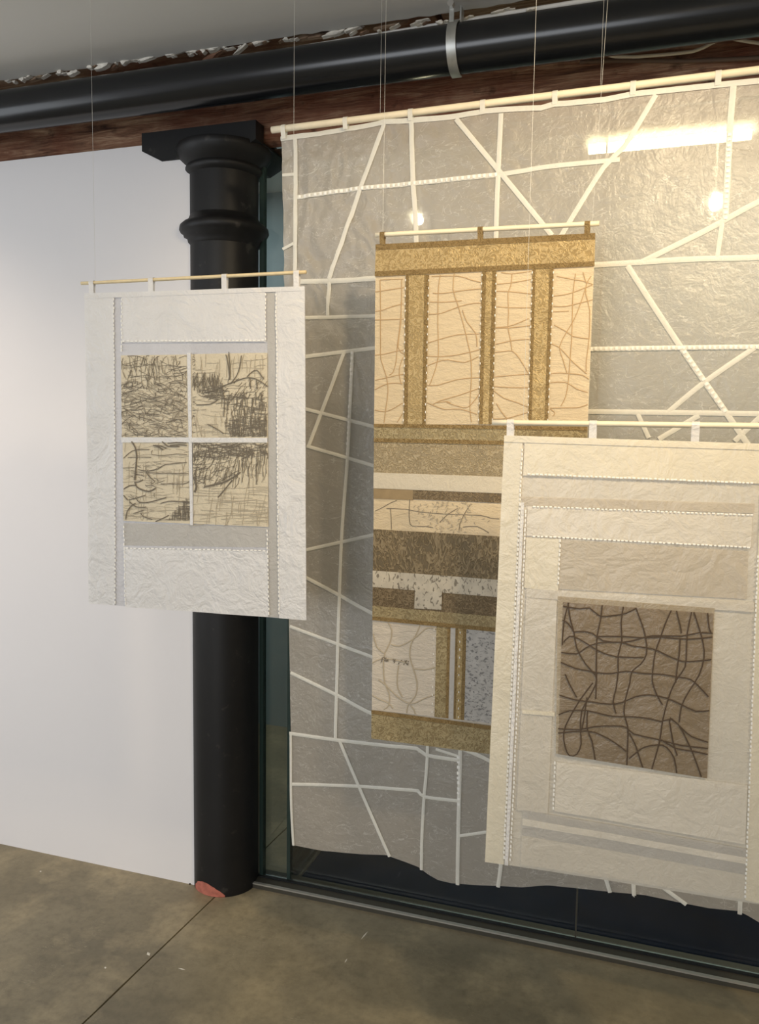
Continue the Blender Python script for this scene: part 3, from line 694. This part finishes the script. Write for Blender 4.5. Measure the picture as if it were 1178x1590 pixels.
for (a0, a1, a2, a3, b0, b1, b2, b3, yt) in ((630.5, 635, 660, 666.6, 627, 633, 655.5, 661, 427), (749, 755, 765, 771, 743.6, 749, 759, 764.7, 420), (827, 831.5, 853.5, 859.6, 820, 825, 845.5, 850.5, 416)):
    q('brocade_strip', [(a1, yt), (a2, yt - 1), (b2, 659), (b1, 659)], 'brocade', .0035)
    q('edging_strip', [(a0, yt), (a1, yt), (b1, 659), (b0, 659)], 'edging', .0045); q('edging_strip', [(a2, yt), (a3, yt), (b3, 659), (b2, 659)], 'edging', .0045)
q('edging_strip', hrow(658, 663.5), 'edging', .005); q('brocade_band', hrow(663, 681), 'brocadelow', .0035); q('edging_strip', hrow(680.5, 686.5), 'edging', .005)
q('marbled_band', hrow(686, 734), 'marble', .003)
q('white_band', hrow(733.5, 758), 'bandwhite', .004)
q('plain_brown_strip', hrow(757.5, 774, None, 641.5), 'plainbrown', .003); q('patterned_strip', hrow(758.5, 775, 641, None), 'stripepat', .003)
pan.append(q('cream_band', hrow(773.5, 822), 'creampanel', .002))
q('leaf_pattern_band', hrow(821.5, 886), 'darkpat', .003)
q('speckled_band', hrow(885.5, 911), 'speckle', .0035)
q('patterned_strip', hrow(910, 941), 'stripepat', .003)
q('white_square', [(645, 914), (687, 917), (686, 946), (644, 944)], 'speckle', .005)
q('brocade_band', hrow(940, 957.5), 'brocadelow', .004); q('edging_strip', hrow(956.5, 962.5), 'edging', .005)
pan.append(q('cream_panel', [(578.5, 962), (678, 969), (675.5, 1112), (577.5, 1102)], 'creamlow', .002))
cols = [(678, 695, 'brocadelow'), (695, 700, 'edging'), (700, 707.6, 'greystrip'), (707.6, 711.5, 'edging'), (711.5, 719, 'brocade'), (719, 724.6, 'edging')]
for a, b_, m in cols:
    q({'brocadelow': 'brocade_strip', 'brocade': 'brocade_strip', 'edging': 'edging_strip', 'greystrip': 'grey_strip'}[m], [(a, 962 + (a - 578) * .072), (b_, 962 + (b_ - 578) * .072), (b_ - 3.5, 1102 + (b_ - 578) * .105), (a - 3.2, 1102 + (a - 578) * .105)], m, .003)
q('speckled_panel', [(724.6, 972.5), (899, 985), (894, 1140), (721, 1117)], 'bluespeckle', .003)
q('edging_strip', hrow(1101.5, 1107.5), 'edging', .005)
q('brocade_band', [(577.3, 1107), (895, 1147), (892, 1187), (577, 1146)], 'brocadelow', .0035)
# threads worked on the cream panels
def threads(h, zf, parent, lst, mat, wd, off):
    for pts in lst: h.strip('thread', zf(pts), wd, mat, off, parent)
UL = Zm(575, 360, 5.13); UR = Zm(745, 340, 4.816); MM = Zm(570, 640, 4.968); LO = Zm(570, 930, 5.3545)
threads(mid_, UL, pan[0], [[(80, 385), (160, 380), (262, 378)], [(40, 480), (120, 468), (270, 445)], [(42, 635), (100, 625), (180, 595), (262, 575)], [(40, 703), (150, 700), (272, 695)], [(38, 982), (110, 975), (180, 958), (268, 940)], [(40, 1182), (120, 1165), (200, 1145), (262, 1135)], [(38, 1258), (110, 1220), (180, 1205), (258, 1210)], [(38, 1420), (110, 1432), (170, 1415), (255, 1365)],
    [(78, 385), (82, 600), (82, 900), (85, 1020), (130, 1160), (140, 1280), (125, 1400), (110, 1520)], [(250, 385), (250, 560), (235, 760), (215, 900), (205, 1030), (180, 1120), (150, 1140)], [(245, 560), (245, 720), (220, 920), (270, 975)], [(260, 1000), (230, 1090), (235, 1170), (250, 1215)], [(215, 1515), (240, 1475), (255, 1450)]], 'threadbrown', 1.25, .003)
threads(mid_, UL, pan[1], [[(490, 358), (700, 355), (800, 385), (880, 405)], [(500, 490), (580, 492), (780, 465), (885, 455)], [(475, 560), (600, 562), (730, 550)], [(470, 658), (570, 650), (700, 600), (820, 572), (890, 572)], [(460, 885), (560, 855), (700, 820), (870, 815)], [(455, 990), (560, 995), (700, 980), (870, 940)], [(450, 1068), (540, 1035), (620, 1020), (750, 1042), (860, 995)], [(455, 1222), (540, 1222), (680, 1180), (800, 1165), (870, 1163)], [(500, 1375), (560, 1345), (700, 1305), (870, 1245)], [(455, 1362), (520, 1390), (600, 1415), (720, 1412), (850, 1455)], [(610, 1360), (740, 1400), (800, 1380), (868, 1290)], [(530, 1362), (610, 1352), (640, 1365)],
    [(560, 345), (545, 430), (540, 560), (538, 760), (540, 1000), (500, 1150), (470, 1225)], [(670, 330), (660, 460), (700, 590), (745, 750), (780, 900), (800, 1000), (805, 1160), (795, 1330), (795, 1430), (805, 1515)], [(735, 625), (770, 720), (840, 810), (850, 915)]], 'threadbrown', 1.25, .003)
threads(mid_, UR, pan[2], [[(160, 402), (240, 412), (385, 392)], [(130, 490), (230, 480), (320, 465), (388, 452)], [(125, 543), (220, 545), (385, 562)], [(125, 658), (230, 665), (383, 665)], [(120, 812), (210, 806), (300, 775), (365, 745)], [(120, 818), (230, 815), (380, 798)], [(118, 938), (180, 925), (260, 908), (372, 900)], [(115, 998), (180, 992), (245, 990), (300, 1050), (365, 1160)], [(110, 1182), (240, 1170), (368, 1160)], [(105, 1253), (240, 1262), (362, 1262)], [(105, 1285), (180, 1340), (270, 1370), (355, 1405)], [(100, 1495), (200, 1492), (280, 1470), (365, 1445)], [(125, 1380), (160, 1440), (205, 1495)],
    [(240, 410), (232, 500), (210, 560), (215, 700), (210, 810), (230, 910), (240, 985)]], 'threadbrown', 1.25, .003)
threads(mid_, UR, pan[3], [[(575, 430), (700, 455), (770, 465), (840, 490)], [(552, 578), (650, 565), (740, 535), (845, 492)], [(550, 655), (640, 655), (740, 632), (845, 605)], [(550, 695), (665, 690)], [(555, 795), (640, 840), (700, 880), (815, 897)], [(535, 935), (590, 960), (640, 1010), (700, 1075), (800, 1160)], [(530, 1158), (600, 1152), (700, 1160), (770, 1170), (815, 1200)], [(528, 1225), (640, 1222), (720, 1270), (805, 1298)], [(525, 1415), (640, 1412), (740, 1410), (803, 1388)], [(525, 1420), (560, 1450), (545, 1475)],
    [(715, 410), (695, 560), (690, 760), (685, 900), (670, 1100), (660, 1220), (640, 1330), (605, 1400)], [(795, 500), (750, 640), (700, 760), (640, 860), (595, 960), (620, 1050), (650, 1150)], [(830, 430), (800, 480), (790, 560), (820, 680), (815, 900), (795, 1060), (795, 1140)], [(770, 400), (785, 450), (800, 490)]], 'threadbrown', 1.25, .003)
threads(mid_, MM, pan[4], [[(62, 762), (120, 735), (180, 700), (230, 680)], [(150, 742), (300, 748), (400, 768), (560, 782), (700, 788), (880, 795), (950, 815), (1020, 822)], [(180, 745), (185, 820), (188, 905)], [(330, 672), (325, 760), (328, 840), (350, 878), (450, 880), (510, 890)], [(800, 705), (760, 770), (720, 850), (710, 915)], [(560, 850), (620, 790), (700, 740)], [(740, 885), (850, 880), (940, 930)]], 'threadgrey', 1.0, .003)
threads(mid_, LO, pan[5], [[(170, 185), (205, 260), (190, 360), (145, 450), (135, 560), (145, 690), (185, 790), (180, 880), (140, 915)], [(445, 200), (410, 290), (365, 370), (355, 480), (385, 580), (415, 690), (405, 800), (340, 880), (330, 945)], [(200, 378), (260, 392), (330, 365), (420, 305), (480, 250), (530, 235), (575, 250)], [(45, 530), (120, 495), (230, 505), (330, 530)], [(395, 578), (480, 585), (565, 565)], [(45, 800), (110, 835), (180, 865), (215, 910)], [(95, 670), (160, 720), (240, 800), (330, 860), (400, 862), (470, 825), (560, 795)], [(262, 550), (250, 650), (255, 740), (295, 815)], [(50, 290), (80, 400), (140, 450)], [(360, 880), (390, 920), (400, 955)]], 'threadfaint', 2.0, .003)
# pricked stitches scattered over the right of the cream band and a knotted row
lines = []
for i in range(120):
    x = R_.gauss(690, 28); y = R_.uniform(778, 826); a = R_.uniform(0, 3.14)
    if 645 < x < 770: lines.append(([(x, y), (x + 4 * math.cos(a), y + 4 * math.sin(a))], 1.1))
mid_.bundle('scattered_stitches', lines, 'threadfaint', .0035, pan[4])
lines = []
for i in range(34):
    x = R_.uniform(592, 634); y = 1023 + (x - 592) * .12 + R_.uniform(-2, 3); lines.append(([(x, y), (x + R_.uniform(-3, 4), y + R_.uniform(-2, 3))], 1.6))
mid_.bundle('knotted_stitches', lines, 'threadgrey', .0035, pan[5])
mid_.stitches('edge_stitching', [[(630.5, 430), (627, 658)], [(666.6, 430), (661, 658)], [(749, 422), (743.6, 658)], [(771, 422), (764.7, 658)], [(827, 418), (820, 658)], [(859.6, 418), (850.5, 658)], [(675, 970), (672, 1110)], [(715, 975), (712, 1118)]], 'cream2' if 0 else 'stitch', .006, 12, 3, 1.2)
mid_.wire((594, 365)); mid_.wire((919, 349), dx=.02)

# ------------------------------------------------------------------ 3. the white paper hanging with four stitched squares
left = Hang('paper_hanging', 1.75, (305, 950), 'white paper hanging with four embroidered linen squares in front of the column', amp=0.004, freq=3.0, seed=8)
q = left.quad
q('backing_sheet', [(133, 457), (474, 446), (476, 963), (138.5, 937)], 'thin', off=0.0, res=.02)
left.rod((126.4, 440), (475, 422.5), 2.9, 'doweldark')
for x, yt, yb2 in ((142.8, 434, 458), (235, 428, 456), (349, 422, 452), (461, 416, 449)): left.loop(x, yt, yb2, 9.5, 'double')
q('hem_strip', [(133, 456), (474, 445), (474, 452), (133, 464)], 'double', .004)
q('side_panel', [(133, 463), (177.5, 461), (179, 939.5), (138.5, 937)], 'double', .003, res=.02)
q('side_panel', [(429, 452), (474, 450), (476, 963), (434, 959.5)], 'double', .003, res=.02)
q('top_panel', [(190, 462), (413, 453), (414, 531), (190, 532)], 'double', .003, res=.02)
q('bottom_panel', [(193, 852), (416, 855), (417, 958), (196, 942)], 'double', .003, res=.02)
q('grey_strip', [(415, 453), (428, 452), (433, 959), (418, 958)], 'grey2', .001)
q('grey_strip', [(192, 812), (416, 818), (416, 850), (193, 847)], 'grey2', .001)
sq = [q('linen_square', [(188.5, 552), (291.5, 550.5), (293.5, 679), (190, 679)], 'linen', .003), q('linen_square', [(297, 550), (416, 548), (417, 680), (298.5, 680)], 'linen', .003),
      q('linen_square', [(191, 687), (296, 687), (297, 813), (192.5, 808.5)], 'linen', .003), q('linen_square', [(300, 687), (417, 686), (417.5, 818), (301, 813)], 'linen', .003)]
q('dividing_strip', [(291.5, 548), (297, 548), (301, 815), (296.5, 815)], 'double', .005); q('dividing_strip', [(189, 679), (417, 680), (417, 687), (190, 687)], 'double', .005)
def hatch(region, n, ang, length, jit=.25, bend=2.0):
    """random strokes inside a pixel region given by a test function and bounds"""
    test, (x0, y0, x1, y1) = region; out = []; tries = 0
    while len(out) < n and tries < n * 20:
        tries += 1; x, y = R_.uniform(x0, x1), R_.uniform(y0, y1)
        if not test(x, y): continue
        a = ang + R_.gauss(0, jit); l = length * R_.uniform(.5, 1.3) / 2; dx, dy = math.cos(a) * l, math.sin(a) * l; bx, by = R_.uniform(-bend, bend), R_.uniform(-bend, bend)
        p, r_ = (x - dx, y - dy), (x + dx, y + dy)
        c = lambda t: (min(max(t[0], x0), x1), min(max(t[1], y0), y1))
        out.append(([c(p), c((x + bx, y + by)), c(r_)], R_.uniform(.5, 0.95)))
    return out
PI = math.pi
# upper left square
A = (190, 553, 291, 678)
lo = lambda x, y: y > 586 + 8 * math.sin((x - 190) / 40.0 + 2.2)
hi = lambda x, y: not lo(x, y)
ln = hatch((lo, A), 150, 0.05, 22, .35) + hatch((lo, A), 90, PI / 2, 9, .3) + hatch((hi, A), 36, PI / 2, 22, .3) + hatch((hi, A), 18, 0.0, 26, .25)
left.bundle('dense_stitching', ln, 'threadgrey', .0042, sq[0])
left.bundle('pale_stitching', hatch((lo, A), 420, 0.1, 16, .5) + hatch((hi, A), 60, PI / 2, 10, .5), 'threadfaint', .0038, sq[0])
# upper right square
TRz = Zm(290, 540, 8.726); A = (300, 550, 416, 678)
r1 = lambda x, y: y > 548 + 0 and ((y > 590 and x > 352 and y > 620) or (x > 345 and 612 < y < 632))
r2 = lambda x, y: x < 345 and 585 < y < 604 + (x - 300) * .12
r3 = lambda x, y: x > 316 and 600 < y < 622 - abs(x - 338) * .3 and x < 350
ln = hatch((r1, A), 150, PI / 2, 14, .12, .8) + hatch((r1, A), 70, 0, 18, .12) + hatch((r2, A), 90, PI / 2, 16, .2, 1) + hatch((r3, A), 60, 0.0, 16, .2)
ln += hatch((lambda x, y: x > 362 and y > 650, A), 110, PI / 2, 9, .1, .4) + hatch((lambda x, y: x > 362 and y > 650, A), 60, 0, 12, .1, .4) + hatch((lambda x, y: x < 303, A), 45, 0.0, 6, .4, .5) + hatch((lambda x, y: x > 352 and 590 < y < 620, A), 36, -0.9, 14, .25)
left.bundle('dense_stitching', ln, 'threadgrey', .0042, sq[1])
left.bundle('pale_stitching', hatch((lambda x, y: True, A), 60, 0.0, 30, .08) + hatch((lambda x, y: y < 585 or y > 630, A), 50, PI / 2, 30, .08) , 'threadfaint', .0038, sq[1])
for pts in ([(545, 95), (580, 250), (595, 440)], [(755, 110), (735, 260), (690, 380), (620, 470), (570, 490)], [(500, 520), (640, 470), (740, 430), (850, 405), (960, 430), (1060, 490), (1110, 530)], [(830, 395), (900, 330), (960, 305), (1010, 360), (1060, 430)], [(240, 610), (400, 575), (500, 525)], [(490, 480), (500, 600), (525, 720), (515, 930)], [(600, 420), (600, 240), (585, 60)], [(870, 410), (880, 560)], [(955, 440), (970, 560)], [(290, 1035), (400, 1090), (510, 1160)], [(140, 775), (330, 765), (440, 700)]):
    left.strip('thread', TRz(pts), 1.6, 'threadgrey', .005, sq[1])
# lower left square
BLz = Zm(180, 675, 9.0615); A = (192, 688, 296, 808)
for pts, wd in (([(230, 95), (280, 180), (300, 300), (290, 460), (275, 640)], 3.2), ([(120, 330), (200, 255), (290, 212), (480, 208)], 1.6), ([(275, 660), (300, 730), (380, 775), (480, 795), (570, 750)], 3.0), ([(120, 765), (200, 715), (290, 715), (310, 740)], 2.2), ([(280, 665), (340, 660), (390, 630)], 2.0), ([(190, 915), (300, 890), (420, 850)], 1.8), ([(300, 900), (340, 950), (460, 950), (600, 915), (720, 880)], 2.2), ([(640, 965), (750, 935), (880, 935), (1030, 945)], 2.0),
                ([(200, 940), (270, 1000), (340, 1020), (440, 1015)], 2.2), ([(150, 1190), (170, 1080), (230, 1000), (290, 960)], 2.2), ([(260, 1105), (340, 1080), (400, 1060)], 1.8), ([(360, 1100), (400, 1150), (520, 1190)], 1.8), ([(570, 1220), (680, 1170), (760, 1130)], 2.0), ([(320, 490), (450, 510), (600, 480), (700, 420), (1010, 390)], 1.6), ([(430, 530), (600, 540), (1030, 545)], 1.6), ([(530, 150), (600, 170), (670, 215)], 2.6), ([(560, 150), (640, 160), (720, 190)], 2.4), ([(660, 95), (720, 150), (760, 165), (900, 165)], 2.6), ([(740, 120), (860, 110), (1000, 115)], 2.4), ([(770, 150), (900, 140), (1010, 150)], 2.4),
                ([(640, 690), (760, 690), (960, 690), (1040, 660)], 1.6), ([(110, 470), (200, 465), (270, 460)], 1.4), ([(120, 850), (150, 890), (180, 920)], 2.4), ([(180, 320), (330, 315), (500, 318)], 1.4), ([(520, 215), (515, 280), (700, 290), (860, 270), (1010, 280)], 1.4), ([(500, 690), (560, 660), (480, 590), (440, 530)], 1.6)):
    left.strip('thread', BLz(pts), wd * .8, 'threadgrey', .005, sq[2])
tri = lambda x, y: y > 808 - (x - 262) * 1.05 and x > 258
left.bundle('dense_stitching', hatch((tri, A), 60, 0, 12, .06, .4) + hatch((tri, A), 60, PI / 2, 12, .06, .4) + hatch((lambda x, y: 718 < y < 775 and 205 < x < 250, A), 26, 0.3, 12, .6), 'threadgrey', .0042, sq[2])
left.bundle('pale_stitching', hatch((lambda x, y: True, A), 80, 0.0, 30, .12) + hatch((lambda x, y: True, A), 40, PI / 2, 26, .1), 'threadfaint', .0038, sq[2])
# lower right square
A = (301, 688, 417, 816)
top_ = lambda x, y: y < 712 - (x - 300) * .04; fr = lambda x, y: 705 < y < 752 - max(0, (x - 350)) * .12 and x < 372; fr2 = lambda x, y: x > 365 and 705 < y < 742
left.bundle('dense_stitching', hatch((top_, A), 130, 0.0, 20, .2) + hatch((top_, A), 110, PI / 2, 9, .2) + hatch((fr, A), 70, PI / 2 + .25, 18, .25) + hatch((fr2, A), 42, PI / 2 + .12, 26, .08) + hatch((fr, A), 40, -.2, 18, .3) + [([(302, 740), (306, 755), (303, 764)], 4), ([(318, 756), (345, 750), (362, 742), (375, 733)], 2.5), ([(340, 772), (352, 758), (362, 745)], 2)], 'threadgrey', .0042, sq[3])
left.bundle('pale_stitching', hatch((lambda x, y: y > 755, A), 60, 0.0, 40, .05) + hatch((lambda x, y: y > 745, A), 30, PI / 2 + .1, 36, .1) + hatch((lambda x, y: y < 755, A), 40, 0.2, 12, .5), 'threadfaint', .0038, sq[3])
left.stitches('seam_stitching', [[(178, 462), (180, 938)], [(190.5, 462), (190, 548)], [(193, 815), (196, 940)], [(413.5, 455), (414, 530)], [(416, 820), (418, 955)], [(430, 455), (434, 955)], [(195, 851), (415, 855)], [(190, 530), (413, 529)]], off=.004, step=6.5, length=4.0, wpx=2.4)
left.wire((148, 440)); left.wire((455, 424))

# ------------------------------------------------------------------ 4. the cream paper hanging with the brown silk square
right = Hang('cream_hanging', 1.66, (980, 1400), 'cream layered paper hanging with one brown silk square at lower right', amp=0.004, freq=2.6, seed=12)
q = right.quad
q('backing_sheet', [(783, 676), (1216, 690), (1178, 1404), (753, 1337)], 'thinr', off=0.0, res=.02)
right.rod((764, 656), (1236, 662), 4.0, 'cane')
for x, yt, yb2 in ((793, 652, 680), (921, 653, 683), (1080, 655, 686), (1206, 657, 690)): right.loop(x, yt, yb2, 10.5, 'double')
RX = lambda x, y: x - (y - 680) * (.0455 - (x - 783) * 2e-5)       # follow the lean of the side edges
def rq(name, x0, x1, y0l, y0r, y1l, y1r, mat, off=.003):
    return q(name, [(RX(x0, y0l), y0l), (RX(x1, y0r), y0r), (RX(x1, y1r), y1r), (RX(x0, y1l), y1l)], mat, off, res=.02)
rq('hem_strip', 783, 1216, 676, 690, 686, 700, 'cream2', .0045)
rq('side_panel', 783, 812, 685, 686, 1337, 1341, 'cream2', .003)
rq('stitched_tape', 813.5, 819, 780, 780, 1341, 1342, 'double', .005)
rq('top_panel', 815, 1216, 686, 699, 738, 752, 'cream2', .003)
rq('grey_strip', 815, 1175, 771, 782, 785, 797, 'warmgrey', .0015)
rq('cross_panel', 824, 1172, 786, 800, 831, 850, 'pale', .003)
rq('inner_panel', 824, 877, 834, 836, 912, 918, 'cream2', .003)
rq('inner_panel', 878, 1168, 838, 856, 914, 930, 'warmgrey', .002)
rq('frame_strip', 828, 1180, 913, 935, 927, 950, 'thinr', .0035)
rq('side_strip', 828, 876, 928, 932, 1256, 1262, 'thinr', .0032)
rq('cream_bar', 830, 880, 1101, 1105, 1107, 1111, 'cream2', .005)
rim = q('silk_rim', [(866, 925), (1109, 944), (1097, 1207.5), (863, 1169)], 'silkrim', .004)
silk = q('silk_square', [(874, 934), (1107.5, 952), (1097, 1207), (866.5, 1169.5)], 'silkdark', .0045, res=.012)
rq('lower_panel', 886, 1180, 1182, 1218, 1258, 1310, 'pale', .003)
rq('grey_strip', 838, 1182, 1256, 1316, 1269.5, 1330, 'grey2', .0035)
rq('grey_strip', 838, 1182, 1279, 1339, 1295, 1356, 'grey2', .0035)
rq('white_strip', 838, 1182, 1269, 1329.5, 1279.5, 1339.5, 'pale', .004)
rq('bottom_panel', 838, 1182, 1295, 1356, 1341, 1395, 'thinr', .003)
rq('side_panel', 1183, 1216, 699, 702, 1396, 1404, 'cream2', .003)
PT = Zm(855, 915, 4.445)
SL = [[(125, 90), (100, 180), (85, 290), (80, 380)], [(120, 95), (135, 200), (160, 290), (180, 400), (240, 510), (310, 590), (310, 650), (270, 730), (215, 830), (205, 960), (210, 1060), (180, 1130), (130, 1140), (100, 1080), (90, 980), (130, 880), (200, 760), (290, 640)], [(140, 120), (200, 130), (270, 125), (340, 180), (440, 175), (520, 160), (590, 125)],
      [(355, 95), (345, 200), (320, 320), (315, 450), (315, 560), (315, 640), (310, 750)], [(500, 110), (485, 230), (490, 350), (465, 450), (465, 560), (450, 680), (430, 770), (450, 850)], [(585, 120), (630, 240), (655, 340), (660, 440), (620, 510), (560, 560), (545, 640), (515, 750), (505, 850), (530, 940), (530, 1060), (525, 1190)],
      [(830, 145), (790, 230), (755, 330), (720, 430), (705, 540), (700, 630), (730, 720), (770, 790)], [(865, 150), (890, 240), (900, 300)], [(970, 160), (940, 300), (935, 420), (925, 530), (870, 610), (830, 690), (800, 780), (770, 900), (755, 1010), (740, 1080), (700, 1220)], [(985, 165), (1020, 260), (1050, 370), (1055, 470), (1020, 590), (950, 700), (900, 800), (885, 910)], [(1080, 165), (1090, 260), (1105, 300)],
      [(90, 360), (130, 320), (180, 330), (250, 370), (330, 420), (450, 460), (640, 465)], [(160, 290), (220, 285), (290, 300), (360, 350), (500, 360), (600, 340), (700, 315), (900, 318), (1020, 295), (1100, 300)], [(80, 430), (180, 440), (240, 400), (330, 365), (480, 360), (560, 385), (700, 405), (780, 440), (900, 490), (1000, 490), (1100, 480)], [(310, 320), (500, 320), (640, 330), (760, 325), (940, 340), (1060, 330)],
      [(75, 500), (170, 540), (250, 555), (320, 570), (420, 575), (520, 560), (640, 575), (760, 580), (880, 600), (960, 615), (1020, 665), (1085, 735)], [(65, 725), (160, 755), (280, 770), (400, 785), (490, 775), (580, 735), (680, 722), (800, 745), (900, 790), (1000, 835), (1085, 830)], [(55, 860), (130, 830), (250, 830), (360, 855), (440, 870), (560, 872), (680, 885), (760, 905), (830, 890), (900, 950), (970, 1010), (1060, 1040)],
      [(50, 955), (200, 960), (300, 940), (440, 935), (520, 945), (570, 990), (700, 1020), (800, 1045), (900, 1070), (1070, 1090)], [(50, 985), (250, 970), (350, 1000), (440, 1050), (520, 1110)], [(255, 830), (250, 950), (285, 1040), (305, 1160)], [(540, 985), (580, 1060), (610, 1150), (630, 1210)], [(540, 1160), (600, 1110), (650, 1080), (740, 1065), (800, 1085), (850, 1160), (865, 1250)], [(815, 890), (830, 980), (845, 1060), (870, 1140)], [(820, 880), (880, 930), (930, 1020), (980, 1130), (1020, 1240)],
      [(760, 1030), (860, 1090), (980, 1110), (1070, 1130)], [(890, 340), (885, 440), (870, 540), (860, 640)], [(100, 580), (130, 650), (180, 740)], [(85, 210), (120, 230), (160, 290)], [(250, 740), (235, 850), (215, 960)]]
def to_border(pts):
    pts = list(pts)
    for e in (0, -1):
        (x, y), (x2, y2) = pts[e], pts[1 if e == 0 else -2]
        top, bot, lft, rgt = 84 + .077 * (x - 85), 1128 + .162 * (x - 45), 88 - .042 * (y - 85), 1120 - .042 * (y - 165)
        if y > bot - 110 and y > y2 and abs(y - y2) > abs(x - x2): pts[e] = (x + (x - x2) / max(1, y - y2) * (bot - y), bot)
        elif y < top + 70 and y < y2 and abs(y - y2) > abs(x - x2): pts[e] = (x, top)
        elif x < lft + 70 and abs(x - x2) > abs(y - y2): pts[e] = (lft, y + (y - y2) / (x - x2) * (lft - x))
        elif x > rgt - 90 and abs(x - x2) > abs(y - y2): pts[e] = (rgt, y + (y - y2) / (x - x2) * (rgt - x))
    return pts
SL = [to_border(p) for p in SL]
for pts in SL: right.strip('thread', PT(pts), 1.8, 'thread', .006, silk)
right.stitches('seam_stitching', [[(RX(812, y), y), (RX(812, min(1334, y + 70)), min(1334, y + 70))] for y in range(695, 1330, 70)] + [[(RX(816, y), y), (RX(816, min(1335, y + 70)), min(1335, y + 70))] for y in range(785, 1330, 70)] + [[(RX(822, y), y), (RX(822, min(1336, y + 70)), min(1336, y + 70))] for y in range(790, 1330, 70)] +
               [[(RX(877, y), y), (RX(877, y + 36), y + 36)] for y in range(836, 905, 36)] + [[(RX(884, 1180), 1180), (RX(884, 1256), 1256)]] + [[(RX(1183, y), y), (RX(1183, min(1393, y + 70)), min(1393, y + 70))] for y in range(860, 1390, 70)] + [[(RX(1212, y), y), (RX(1212, min(1396, y + 70)), min(1396, y + 70))] for y in range(860, 1390, 70)] +
               [[(818, 736), (1170, 750)], [(826, 786), (1170, 800)], [(826, 832), (1165, 850)]], off=.0045, step=6.5, length=4.2, wpx=2.4)
right.wire((812, 656)); right.wire((1206, 661))
